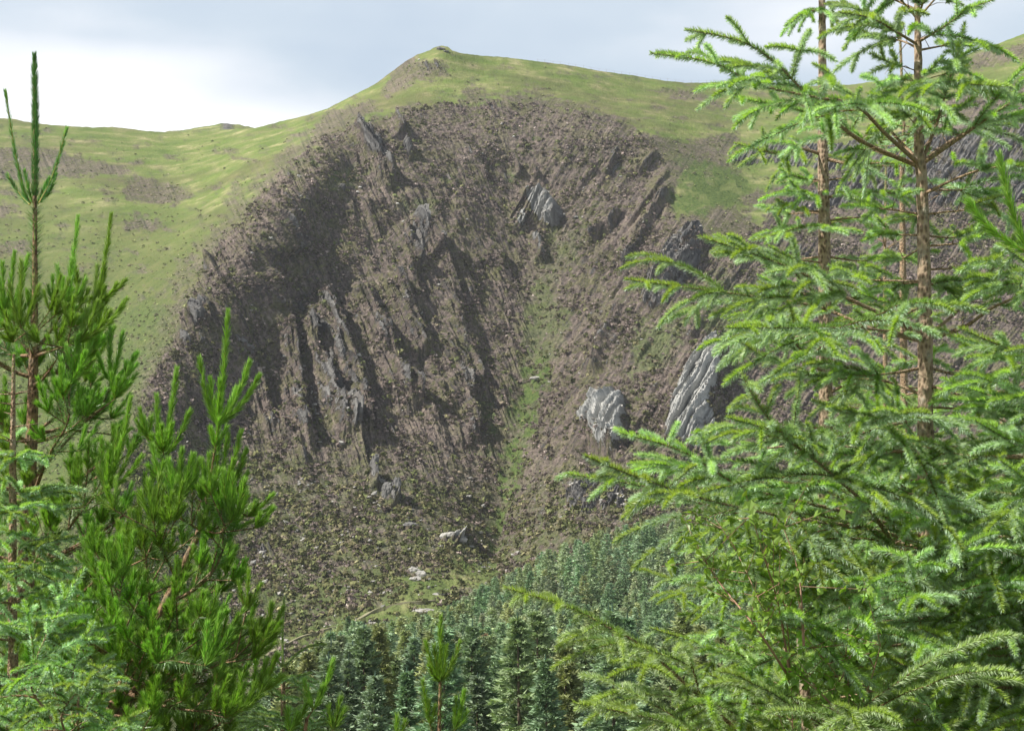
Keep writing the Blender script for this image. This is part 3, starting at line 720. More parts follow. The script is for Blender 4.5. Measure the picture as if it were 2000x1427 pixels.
def stones(n, seed):
    r = np.random.default_rng(seed)
    m = (low_m * 0.5 + rock * 0.6 + 0.5 * box(rock, 8)) * inbs * sstep(0.0, 0.35, fbm(PX / 30 + 2, PY / 30, o=4)) * (1 - 0.6 * green)
    m[:, (px_cols < 150) | (px_cols > 1500)] = 0; m = np.clip(m, 0, None)
    pk = r.choice(m.size, n, p=m.ravel() / m.sum()); b_ = P.reshape(-1, 3)[pk] + r.normal(size=(n, 3)) * .3
    t = np.array([(1, 0, 0), (0, 1, 0), (-1, 0, 0), (0, -1, 0), (.6, .6, .7), (-.6, .5, .7), (-.5, -.6, .6), (.6, -.6, .75)], float)
    f = np.array([(0, 1, 4), (1, 5, 4), (1, 2, 5), (2, 6, 5), (2, 3, 6), (3, 7, 6), (3, 0, 7), (0, 4, 7), (4, 5, 6), (4, 6, 7)])
    sz = .38 * np.clip(np.exp(r.normal(size=n) * .5), .3, 2.6)
    T = t[None] * (1 + .3 * r.normal(size=(n, 8, 1))) * sz[:, None, None] * r.uniform(.6, 1.5, (n, 1, 3))
    co = (b_[:, None] + T).reshape(-1, 3)
    tag(mesh_np("scree", co, (f[None] + 8 * np.arange(n)[:, None, None]).reshape(-1, 3), M_STONE), "pale broken stones scattered below the crags", "scree", kind='stuff')
stones(2600, 31)
def tube_np(pts, rad, sides=6):
    pts = np.asarray(pts, float); rad = np.asarray(rad, float); n = len(pts)
    t = np.gradient(pts, axis=0); t /= np.linalg.norm(t, axis=1)[:, None] + 1e-9
    ref = np.array([0, 0, 1.0]) if abs(t[:, 2].mean()) < 0.8 else np.array([1.0, 0, 0])
    a = np.cross(t, ref); a /= np.linalg.norm(a, axis=1)[:, None] + 1e-9; b = np.cross(t, a)
    ph = np.linspace(0, 2 * np.pi, sides, endpoint=False)
    co = pts[:, None] + rad[:, None, None] * (a[:, None] * np.cos(ph)[None, :, None] + b[:, None] * np.sin(ph)[None, :, None])
    i = np.arange(n * sides).reshape(n, sides); j = np.roll(i, -1, axis=1)
    f = np.stack([i[:-1].ravel(), j[:-1].ravel(), j[1:].ravel(), i[1:].ravel()], 1)
    return co.reshape(-1, 3), f

fx_ = np.array([x for x in range(1050, 1470, 15)], float)
e0 = ground_pt(1050, 124)
fence = empty("wire_fence", tuple(e0), "thin post and wire fence along the skyline right of the summit", "fence")
tops = []
for k, fxx in enumerate(fx_):
    c = int(np.argmin(np.abs(px_cols - fxx))); g = P[0, c]
    h_ = 1.5 + 0.2 * math.sin(k * 2.3)
    co, f = tube_np([g - [0, 0, 0.4], g + [0.05 * math.sin(k), 0, h_]], [0.06, 0.05], 5)
    mesh_np("post", co - np.array(tuple(e0)), f, M_POST, parent=fence); tops.append(g + [0, 0, h_ - 0.15])
co, f = tube_np(tops, [0.02] * len(tops), 3); mesh_np("wire", co - np.array(tuple(e0)), f, M_POST, parent=fence)

def sheep(px, py, face, label):
    g = ground_pt(px, py)
    root = empty("sheep", tuple(g), label, "sheep", "sheep grazing high on the hill")
    s = face
    bodyp = [(-.62 * s, 0, .62), (-.5 * s, 0, .72), (-.2 * s, 0, .74), (.15 * s, 0, .73), (.42 * s, 0, .76), (.6 * s, 0, .72), (.78 * s, 0, .58), (.92 * s, 0, .42)]
    co, f = tube_np(bodyp, [.08, .26, .33, .34, .31, .2, .13, .09], 9)
    mesh_np("body", co, f, M_WOOL, parent=root, smooth=True)
    co, f = tube_np([(.84 * s, 0, .52), (.95 * s, 0, .40), (1.05 * s, 0, .25)], [.10, .11, .06], 7); mesh_np("head", co, f, M_DARK, parent=root, smooth=True)
    for dx in (-.4, .38):
        for dy in (-.14, .14):
            co, f = tube_np([(dx * s, dy, .55), (dx * s + .03, dy, .28), (dx * s, dy, -.05)], [.09, .05, .04], 5); mesh_np("leg", co, f, M_DARK, parent=root)
for q in [(818, 119, 1, "white sheep grazing just below and left of the summit"), (700, 375, -1, "white sheep on the brown slope below the leftmost crag"), (694, 384, 1, "white sheep a few steps below the one under the leftmost crag"),
          (1212, 352, 1, "white sheep high on the right side of the bowl"), (1005, 270, -1, "white sheep below the middle of the bowl's rim"), (775, 412, 1, "white sheep above the dark cleft in the left flank")]:
    sheep(*q)

# ------------------------------------------------------------------ plantation forest on the valley floor
def conifer(seed, h=20.0, r=2.3, per=7, spr=26, sl_=0.55, col=(0.060, 0.098, 0.062), low=0.25, gap=0.62, pw=1.0, droop=0.25, top_only=None):
    g = np.random.default_rng(seed)
    B, Dr, Ln, Lv = [], [], [], []
    z = h - 0.35
    while z > h * low:
        f = (h - z) / (h * (1 - low)); R = r * (0.05 + 0.95 * f ** 0.9) * g.uniform(0.85, 1.12)
        for k in range(per):
            a = g.uniform(0, 2 * np.pi); B.append((0, 0, z + g.uniform(-.2, .2))); Dr.append((math.cos(a), math.sin(a), 0.45 * (1 - f) + 0.05 + g.uniform(-.1, .1))); Ln.append(R * g.uniform(.65, 1.15)); Lv.append(f)
        z -= gap * g.uniform(.8, 1.2) * (0.6 + 0.5 * f)
    B, Dr, Ln, Lv = map(np.array, (B, Dr, Ln, Lv)); n = len(B)
    t = g.uniform(0.12, 1.0, (n, spr)) ** 0.75
    pos = B[:, None] + Dr[:, None] * (t * Ln[:, None])[..., None]
    pos[..., 2] -= droop * (t * Ln[:, None]) ** 2 / (0.4 * r) - 0.0
    lat = np.stack([-Dr[:, 1], Dr[:, 0], 0 * Dr[:, 0]], 1)[:, None]
    side = g.normal(size=(n, spr)) * 0.22 * (Ln[:, None]) * (1.1 - t)
    pos = pos + lat * side[..., None] + g.normal(size=(n, spr, 3)) * 0.05
    d = Dr[:, None] * 0.9 + lat * (np.sign(side) * 0.6)[..., None] + g.normal(size=(n, spr, 3)) * 0.35
    d[..., 2] -= 0.15; d /= np.linalg.norm(d, axis=-1, keepdims=True)
    w = np.cross(d, g.normal(size=(n, spr, 3))); w /= np.linalg.norm(w, axis=-1, keepdims=True)
    L = sl_ * g.uniform(.6, 1.2, (n, spr, 1)) * (0.55 + 0.45 * np.minimum(1, Ln[:, None, None] / r * 1.3))
    p0 = pos - w * L * 0.20; p1 = pos + w * L * 0.20; p2 = pos + d * L
    co = np.stack([p0, p1, p2], 2).reshape(-1, 3)
    fc = np.arange(len(co)).reshape(-1, 3)
    cc = np.array(col) * np.array([3.45, 2.80, 2.45]) * np.exp(g.normal(size=(n, spr, 1)) * 0.22) * (0.8 + 0.5 * t[..., None])
    blue = (g.random((n, spr, 1)) < 0.25); cc = np.where(blue, cc * np.array([1.25, 1.2, 1.3]), cc)
    cc = np.repeat(cc.reshape(-1, 3), 3, axis=0)
    # leader
    lc, lf = tube_np([(0, 0, h - 1.2), (0, 0, h - .4), (0, 0, h + .45)], [.16, .10, .03], 4)
    lt = np.tile(np.array(col) * 1.2, (len(lc), 1))
    return np.concatenate([co, lc]), [fc, lf + len(co)], np.concatenate([cc, lt])
U_ALL = ALL[:, :, 0] / ALL[:, :, 1]
def ground_z(x, D_):
    Dw = D_ + 80 * max(0, 1 - D_ / 400) if D_ < 400 else D_
    u = x / Dw; c = int(np.clip(np.searchsorted(u_c, u), 0, len(u_c) - 1))
    col = ALL[:, c]; o = np.argsort(col[:, 1])
    return float(np.interp(D_, col[o, 1], col[o, 2]))
TOPL = np.array([(440, 1400), (520, 1320), (560, 1290), (610, 1262), (650, 1225), (690, 1202), (720, 1218), (790, 1200), (850, 1192), (900, 1162), (960, 1125), (1020, 1102), (1060, 1075), (1120, 1052), (1180, 1030), (1250, 1015), (1350, 1010), (1500, 1005), (1750, 1030), (2200, 1040)], float)
rf_ = random.Random(5)
spots = []
y_ = 104.0
while y_ < 475:
    st_ = 5.2 if y_ > 150 else 6.0
    x_ = -0.23 * y_ + rf_.uniform(0, 3)
    while x_ < 0.40 * y_ + 6:
        X, Y = x_ + rf_.uniform(-2.4, 2.4), y_ + rf_.uniform(-2.6, 2.6)
        z_ = ground_z(X, Y)
        h_ = rf_.uniform(15.5, 22.0) + (1.5 if Y < 160 else 0)
        k_ = (z_ + h_)
        pxx = 1000 + F * X / Y; pyy = 1000 - F * k_ / Y
        lim = np.interp(pxx, TOPL[:, 0], TOPL[:, 1])
        if pyy < lim:
            hh = (1000 - lim - rf_.uniform(0, 10)) * Y / F - z_
            if hh > 7.5: h_ = hh
            else: x_ += st_; continue
        if 380 < pxx < 2120 and pyy < 1440: spots.append((Y, X, z_, h_, pxx, pyy))
        x_ += st_
    y_ += st_
spots.sort()
print("forest trees", len(spots), "script size of nearest", spots[0], spots[min(299, len(spots) - 1)][0])
VARS = []
for k in range(6):
    col = [(0.058, 0.100, 0.066), (0.066, 0.104, 0.062), (0.050, 0.092, 0.060), (0.070, 0.106, 0.074), (0.074, 0.104, 0.056), (0.060, 0.100, 0.074)][k]
    co, fc_, cc = conifer(40 + k, 20, 3.7, 8, 34, 0.66, col)
    cm = mesh_np("crown", co, fc_, M_FOREST, attrs={'tint': cc})
    tco, tf = tube_np([(0, 0, -1), (0, 0, 8), (0, 0, 19.3)], [.24, .17, .03], 7)
    tm = mesh_np("trunk", tco, tf, M_FBARK)
    VARS.append((cm, tm))
def put_forest(root_name, sp, vr, label, cat, group, first=[set()]):
    Y, X, z_, h_, pxx, pyy = sp
    root = empty(root_name, (X, Y, z_), label, cat, group)
    root.scale = (h_ / 20 * rf_.uniform(.9, 1.15),) * 2 + (h_ / 20,); root.rotation_euler = (rf_.uniform(-.02, .02), rf_.uniform(-.02, .02), rf_.uniform(0, 6.28))
    for src in vr:
        c = src if src.parent is None else src.copy()
        if c is not src: COL.objects.link(c)
        c.parent = root
    return root
# special trees of the forest: pick the spots nearest to where the photo shows them
special = [(945, 1195, "tall pale grey green spruce standing out in front of the middle of the forest", (0.085, 0.112, 0.085), 3.4, "spruce_tree"),
           (945, 1235, "dying reddish brown conifer behind the tall pale spruce in the forest", (0.070, 0.055, 0.036), 1.8, "dying_conifer"),
           (1330, 1265, "larger light yellow green larch at the right edge of the open forest", (0.105, 0.15, 0.048), 3.0, "larch_tree"),
           (1290, 1330, "smaller light green larch in front of the larger one", (0.095, 0.138, 0.045), 2.8, "larch_tree"),
           (685, 1200, "dark narrow spruce rising highest at the left end of the forest edge", (0.045, 0.085, 0.055), 2.4, "spruce_tree"),
           (1230, 1235, "olive green spruce in the forest right of the long drooping spruce branch tip", (0.068, 0.092, 0.038), 2.4, "spruce_tree")]
used = set()
for k, (sx_, sy_, lab, col, rr_, nm) in enumerate(special):
    cand = sorted(range(len(spots)), key=lambda i: (abs(spots[i][4] - sx_) + 1.2 * abs(spots[i][5] - sy_)) + (1e6 if i in used else 0))
    i = cand[0]; used.add(i)
    Y, X, z_, h_, pxx, pyy = spots[i]
    Xn = (sx_ - 1000) / F * Y; zt = (1000 - sy_) / F * Y
    sp_ = (Y, Xn, z_, zt - z_, sx_, sy_)
    co, fc_, cc = conifer(80 + k, 20, rr_, 8, 34, 0.6, col, gap=0.6, droop=0.10 if 'larch' in nm or k == 0 else 0.25)
    cm = mesh_np("crown", co, fc_, M_FOREST, attrs={'tint': cc}); tco, tf = tube_np([(0, 0, -1), (0, 0, 8), (0, 0, 19.3)], [.24, .17, .03], 7); tm = mesh_np("trunk", tco, tf, M_FBARK)
    put_forest(nm, sp_, (cm, tm), lab, "larch" if 'larch' in nm else "conifer", None)
rest = [s_ for i, s_ in enumerate(spots) if i not in used]
ZONES = ["one of the closely planted blue green spruces filling the valley forest"]
for i, s_ in enumerate(rest[:290]):
    qx, qd = s_[4], s_[0]
    zone = ("at the left end of the plantation by the path" if qx < 720 else "behind the upright young pine" if qx < 1000 else "right of the young pine" if qx < 1300 else "behind the tall right-hand spruces")
    rank = "front rank" if qd < 135 else "second rank" if qd < 160 else "middle ranks"
    put_forest("spruce_tree", s_, VARS[rf_.randrange(6)], "plantation spruce in the %s, %s" % (rank, zone), "spruce", "plantation spruces, %s, %s" % (rank, zone))
FAR = []
for k in range(5):
    col = [(0.060, 0.102, 0.068), (0.068, 0.106, 0.064), (0.054, 0.096, 0.062), (0.070, 0.104, 0.072), (0.074, 0.104, 0.058)][k]
    FAR.append(conifer(60 + k, 20, 3.6, 7, 14, 1.0, col, low=0.45, gap=0.85))
cs, fs3, ts, off = [], [], [], 0
for s_ in rest[290:]:
    Y, X, z_, h_, _, _ = s_
    co, fc_, cc = FAR[rf_.randrange(5)]
    a = rf_.uniform(0, 6.28); ca, sa = math.cos(a), math.sin(a); k = h_ / 20; kx_ = k * rf_.uniform(.85, 1.15)
    q = np.stack([(co[:, 0] * ca - co[:, 1] * sa) * kx_ + X, (co[:, 0] * sa + co[:, 1] * ca) * kx_ + Y, co[:, 2] * k + z_], 1)
    cs.append(q); fs3.append(fc_[0] + off); ts.append(cc * rf_.uniform(.82, 1.2) * np.array([rf_.uniform(.94, 1.1), 1, rf_.uniform(.92, 1.1)])); off += len(co)
if cs:
    tag(mesh_np("forest", np.concatenate(cs), np.concatenate(fs3), M_FOREST, attrs={'tint': np.concatenate(ts)}),
        "far ranks of the spruce plantation climbing the foot of the hill", "forest", kind='stuff')
# ------------------------------------------------------------------ near trees: spruces and pines rooted on the slope below the camera
NR_ = np.random.default_rng(77)
UP = np.array([0, 0, 1.0])
def nrm(v): return v / (np.linalg.norm(v, axis=-1, keepdims=True) + 1e-12)
def crspline(pts, step):
    pts = np.asarray(pts, float)
    if len(pts) == 2: pts = np.array([pts[0], (pts[0] + pts[1]) / 2, pts[1]])
    P_ = np.concatenate([[2 * pts[0] - pts[1]], pts, [2 * pts[-1] - pts[-2]]])
    outp = []
    for i in range(1, len(P_) - 2):
        p0, p1, p2, p3 = P_[i - 1], P_[i], P_[i + 1], P_[i + 2]
        n = max(2, int(np.linalg.norm(p2 - p1) / step))
        t = np.linspace(0, 1, n, endpoint=False)[:, None]
        outp.append(0.5 * ((2 * p1) + (-p0 + p2) * t + (2 * p0 - 5 * p1 + 4 * p2 - p3) * t ** 2 + (-p0 + 3 * p1 - 3 * p2 + p3) * t ** 3))
    outp.append(pts[-1:])
    return np.concatenate(outp)
class Foliage:
    """collects shoots (quadratic curves) and turns them into one needle mesh"""
    def __init__(s): s.sh = []
    def add(s, a, c, b, nl, dens, ang, w, col, under, stem, stemcol, flat=0.0):
        s.sh.append((*a, *c, *b, nl, dens, ang, w, *col, *under, stem, *stemcol, flat))
    def build(s, name, mat, parent, loc):
        if not s.sh: return None
        A = np.array(s.sh); p0, pc, p1 = A[:, 0:3], A[:, 3:6], A[:, 6:9]
        # cull far outside the frame
        m_ = (p0 + p1) / 2; sx = 1000 + F * m_[:, 0] / np.maximum(m_[:, 1], .5); sy = 1000 - F * m_[:, 2] / np.maximum(m_[:, 1], .5)
        k = (sx > -420) & (sx < 2420) & (sy > -330) & (sy < 1700) & (m_[:, 1] > 1.5)
        A = A[k]; 
        if not len(A): return None
        p0, pc, p1 = A[:, 0:3], A[:, 3:6], A[:, 6:9]
        L = np.linalg.norm(p1 - p0, axis=1)
        n = np.maximum(6, (L * A[:, 10]).astype(int)); i = np.repeat(np.arange(len(A)), n)
        t = NR_.uniform(0.03, 1.0, len(i))[:, None]
        pos = (1 - t) ** 2 * p0[i] + 2 * t * (1 - t) * pc[i] + t ** 2 * p1[i]
        tan = nrm(2 * (1 - t) * (pc[i] - p0[i]) + 2 * t * (p1[i] - pc[i]))
        a = nrm(np.cross(tan, UP + 0.05 * NR_.normal(size=tan.shape))); b = np.cross(a, tan)   # b points upwards
        ph = NR_.uniform(0, 2 * np.pi, len(i))
        fl = A[i, -1]
        rad = a * np.cos(ph)[:, None] + b * np.sin(ph)[:, None]
        upn = np.sin(ph)
        rad = nrm(rad + (UP * 0.0) + b * (fl * 0.55)[:, None])
        an = A[i, 11] * NR_.uniform(.78, 1.2, len(i)) * (1 - 0.35 * (t[:, 0] > .93))
        d = tan * np.cos(an)[:, None] + rad * np.sin(an)[:, None]
        ln = A[i, 9] * NR_.uniform(.75, 1.12, len(i)) * np.minimum(1, 0.55 + 2.2 * (1.02 - t[:, 0]))
        w = nrm(np.cross(d, NR_.normal(size=d.shape))) * (A[i, 12] * 0.5)[:, None]
        st = pos + rad * A[i, 19][:, None] * 0.6
        co = np.stack([st - w, st + w, st + d * ln[:, None]], 1).reshape(-1, 3)
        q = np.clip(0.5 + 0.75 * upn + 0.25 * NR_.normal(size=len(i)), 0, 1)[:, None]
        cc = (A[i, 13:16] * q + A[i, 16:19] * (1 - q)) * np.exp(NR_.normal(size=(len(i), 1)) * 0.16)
        cc = np.repeat(cc, 3, axis=0)
        fc = np.arange(len(co)).reshape(-1, 3)
        # stems: 4 rings of 4
        T = np.linspace(0, 1, 4)[None, :, None]
        sp_ = (1 - T) ** 2 * p0[:, None] + 2 * T * (1 - T) * pc[:, None] + T ** 2 * p1[:, None]
        stn = nrm(p1 - p0); sa = nrm(np.cross(stn, UP + .01)); sb = np.cross(stn, sa)
        ringp = np.stack([sa, sb, -sa, -sb], 1)
        rr = A[:, 19][:, None, None, None] * np.linspace(1, .6, 4)[None, :, None, None]
        sc_ = (sp_[:, :, None] + ringp[:, None] * rr).reshape(-1, 3)
        base = (np.arange(len(A)) * 16)[:, None]
        qf = np.array([(r * 4 + k_, r * 4 + (k_ + 1) % 4, (r + 1) * 4 + (k_ + 1) % 4, (r + 1) * 4 + k_) for r in range(3) for k_ in range(4)])
        sf = (base[:, :, None] + qf[None]).reshape(-1, 4) + len(co)
        scc = np.repeat(A[:, 20:23], 16, axis=0)
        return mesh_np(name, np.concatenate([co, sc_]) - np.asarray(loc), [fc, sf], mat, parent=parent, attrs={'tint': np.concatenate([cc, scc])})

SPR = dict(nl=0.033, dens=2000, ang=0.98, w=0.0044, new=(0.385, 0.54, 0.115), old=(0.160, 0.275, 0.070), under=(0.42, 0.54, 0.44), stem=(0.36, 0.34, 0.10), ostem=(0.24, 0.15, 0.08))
class Tree:
    def __init__(s, name, label, cat, D_, px, K, barkm, trunk_px, group=None, twigm=None, fmat=None, dens=1.0):
        s.K = K; s.D = D_; s.dens = dens; s.fmat = fmat or M_NEEDLE; s.twigm = twigm or M_TWIG
        tp = np.array([(*at(x, y, D_ + (q[3] if len(q) > 3 else 0)), q[2]) for q in trunk_px for x, y in [q[:2]]])
        g = floor_z(D_)
        b = tp[0, :3].copy(); b[2] = g - 0.15
        rb = tp[0, 3] * 1.35
        s.loc = np.array([b[0], b[1], g])
        s.root = empty(name, tuple(s.loc), label, cat, group)
        pts = np.concatenate([[b], tp[:, :3]]); rad = np.concatenate([[rb], tp[:, 3]])
        c = crspline(pts, 0.05); r = np.interp(np.linspace(0, 1, len(c)), np.linspace(0, 1, len(rad)), rad)
        # radius by height
        r = np.interp(c[:, 2], pts[:, 2], rad)
        c[1:-1, :2] += 0.10 * r[1:-1, None] * NR_.normal(size=(len(c) - 2, 2)) * 0.3
        s.c, s.r = c, r
        # swell a little at each whorl
        co, f = tube_np(c, r, 12)
        co = co + 0.05 * np.repeat(r, 12)[:, None] * NR_.normal(size=co.shape)
        mesh_np("trunk", co - s.loc, f, barkm, parent=s.root, smooth=True)
    def on_trunk(s, py):
        z = (1000 - py) / F * s.D
        k = int(np.argmin(np.abs(s.c[:, 2] - z))); return s.c[k].copy(), s.r[k]
    def branch(s, pts, r0, grow, name="branch"):
        """pts: world curve from the trunk outwards"""
        c = crspline(pts, 0.03)
        L = np.concatenate([[0], np.cumsum(np.linalg.norm(np.diff(c, axis=0), axis=1))])
        rad = r0 * (1 - 0.82 * (L / L[-1]) ** 0.9)
        wood = [tube_np(c, rad, 7)]
        fol = Foliage()
        grow(s, c, L, rad, fol, wood)
        co, f, o = [], [], 0
        for a, b in wood: co.append(a); f.append(b + o); o += len(a)
        br = mesh_np(name, np.concatenate(co) - s.loc, np.concatenate(f), s.twigm, parent=s.root, smooth=True)
        fol.build("needles", s.fmat, br, s.loc)
        return br
    def px(s, pts):      # photo pixels (x, y[, depth offset]) -> world
        return np.array([at(q[0], q[1], s.D + (q[2] if len(q) > 2 else 0)) for q in pts])

def spruce_shoot(T, fol, p, d, L, age, r=0.0022):
    """one year's growth; returns its end point and end direction"""
    K = T.K
    bend = NR_.uniform(-.20, .05) if age == 0 else NR_.uniform(-.06, .04)
    e = p + d * L + UP * bend * L
    c = p + d * L * 0.55 + UP * (0.10 * L)
    k = NR_.random()
    new = np.array(K['new']) * NR_.uniform(.85, 1.2); old = np.array(K['old'])
    col = new if age == 0 else (old * 1.25 if age == 1 else old * .9)
    und = np.array(K['under']) * (1.0 if k < .55 else 1.3)
    if k > .74: col = col * .40 + und * .60
    dens = K['dens'] * T.dens * (1.0 if age < 2 else .75 if age == 2 else .4 if age == 3 else .12)
    fol.add(p, c, e, K['nl'] * (1 if age else .95) * min(1, .65 + L * 2.2), dens, K['ang'] * (1 if age else .92), K['w'], col, und, max(r, .0018), K['stem'] if age == 0 else K['ostem'], 0.5)
    return e, nrm(e - c)
def lateral(T, fol, p, d, nyears, g0, order, hv):
    """side branch with nyears of growth, lengthening less each year out"""
    q, dd = p, d
    for y in range(nyears):
        age = nyears - 1 - y
        g = g0 * (1.0 - 0.12 * y) * NR_.uniform(.8, 1.15)
        e, ed = spruce_shoot(T, fol, q, dd, g, age, 0.0020 + 0.0011 * age)
        if age >= 1 and order < 3 and NR_.random() < (1.0 if order == 1 else .38):
            for sgn in (-1, 1):
                if NR_.random() < (.88 if order == 2 else .7):
                    h = nrm(np.cross(ed, UP) * sgn + NR_.normal(size=3) * .12)
                    ld = nrm(ed * NR_.uniform(.75, 1.1) + h * .95 + UP * NR_.uniform(-.25, .12))
                    lateral(T, fol, e, ld, min(age, 2), g0 * .8, order + 1, hv)
            if NR_.random() < .28:
                m = (q + e) / 2; h = nrm(np.cross(dd, UP) * NR_.choice([-1, 1]) + NR_.normal(size=3) * .2)
                spruce_shoot(T, fol, m, nrm(dd * .5 + h * .8 + UP * NR_.uniform(-.9, .0)), g0 * NR_.uniform(.25, .5), 0)
        q, dd = e, nrm(ed + NR_.normal(size=3) * .06 + UP * .05)
def grow_spruce(years=5, g=0.27, side=.19, bare=.22, maxy=4, internode=.34):
    side = side * 1.35
    def f(T, c, L, rad, fol, wood):
        tot = L[-1]
        # annual nodes measured back from the tip
        nodes, q = [], 0.0; gg = g
        while q + gg < tot * (1 - bare) and len(nodes) < years:
            q += gg * NR_.uniform(.85, 1.15); nodes.append(q)
        pos = [tot - x for x in nodes]
        def pt(s_):
            k = min(len(c) - 2, max(0, int(np.searchsorted(L, s_)) - 1)); return c[k], nrm(c[min(k + 2, len(c) - 1)] - c[max(0, k - 2)])
        ends = [tot] + pos
        for a in range(len(ends) - 1):           # needles along the main axis, age a
            s0, s1 = ends[a + 1], ends[a]
            p0_, _ = pt(s0); p1_ = pt(s1)[0] if a else c[-1]; pm, _ = pt((s0 + s1) / 2)
            K = T.K; col = K['new'] if a == 0 else np.array(K['old']) * 1.2
            fol.add(p0_, 2 * pm - (p0_ + p1_) / 2, p1_, K['nl'], K['dens'] * T.dens * (1, 1, .8, .45, .2, .1)[min(a, 5)], K['ang'], K['w'], np.array(col), np.array(K['under']), .002 + .0008 * a, K['stem'] if a == 0 else K['ostem'], .4)
        for j, s_ in enumerate(pos):
            p, d = pt(s_); age = j + 1
            for sgn in (-1, 1):
                for rep_ in range(1 if j == 0 else (2 if NR_.random() < .2 else 1)):
                    h = nrm(np.cross(d, UP) * sgn + NR_.normal(size=3) * .25)
                    ld = nrm(d * NR_.uniform(.45, 1.0) + h + UP * NR_.uniform(-.45, .3))
                    lateral(T, fol, p, ld, min(age, maxy), side * NR_.uniform(.8, 1.2) * (1 + .06 * age), 2, None)
            # weak shoots between the nodes, many hanging
            for _ in range(int(internode * 6)):
                pp, dd = pt(s_ + NR_.uniform(.1, .9) * g)
                h = nrm(np.cross(dd, UP) * NR_.choice([-1, 1]) + NR_.normal(size=3) * .3)
                ld = nrm(dd * .5 + h * .9 + UP * NR_.uniform(-.9, .35))
                lateral(T, fol, pp, ld, 1 if (j < 1 or NR_.random() < .5) else 2, side * NR_.uniform(.4, .75), 3, None)
        # dead twigs and sparse shoots on the bare inner part
        if pos:
            for _ in range(int(pos[-1] / .09)):
                s_ = NR_.uniform(.1 * tot, pos[-1]); p, d = pt(s_)
                h = nrm(np.cross(d, UP) * NR_.choice([-1, 1]) + NR_.normal(size=3) * .4)
                l_ = NR_.uniform(.06, .2); e = p + nrm(d * .4 + h + UP * NR_.uniform(-.4, .3)) * l_
                wood.append(tube_np([p, (p + e) / 2 + UP * .01, e], [.0028, .002, .001], 3))
                if NR_.random() < .45: lateral(T, fol, e, nrm(e - p), NR_.integers(1, 3), .09, 3, None)
    return f
def whorl(T, py, n, length, elev, az0=None, r0=.010, years=5, g=.27, side=.19, curl=.25, azr=(0, 360), bare=.2, jit=.25, lenf=None):
    az0 = NR_.uniform(0, 360) if az0 is None else az0
    for k in range(n):
        az = math.radians(azr[0] + (az0 + (azr[1] - azr[0]) * (k + NR_.uniform(-jit, jit)) / n) % (azr[1] - azr[0] + .001))
        p, r = T.on_trunk(py + NR_.uniform(-9, 9))
        l_ = length * NR_.uniform(.75, 1.15); el = elev + NR_.uniform(-.15, .15)
        h = np.array([math.sin(az), math.cos(az), 0])
        pts = [p + h * r * .5]
        for t in (.3, .6, 1.0):
            pts.append(p + h * l_ * t * math.cos(el) + UP * l_ * (t * math.sin(el) * (1 - .45 * t) + curl * t * t * (t - .55)))
        T.branch(np.array(pts), r0 * (.75 + .4 * l_), grow_spruce(years, g, side, bare))

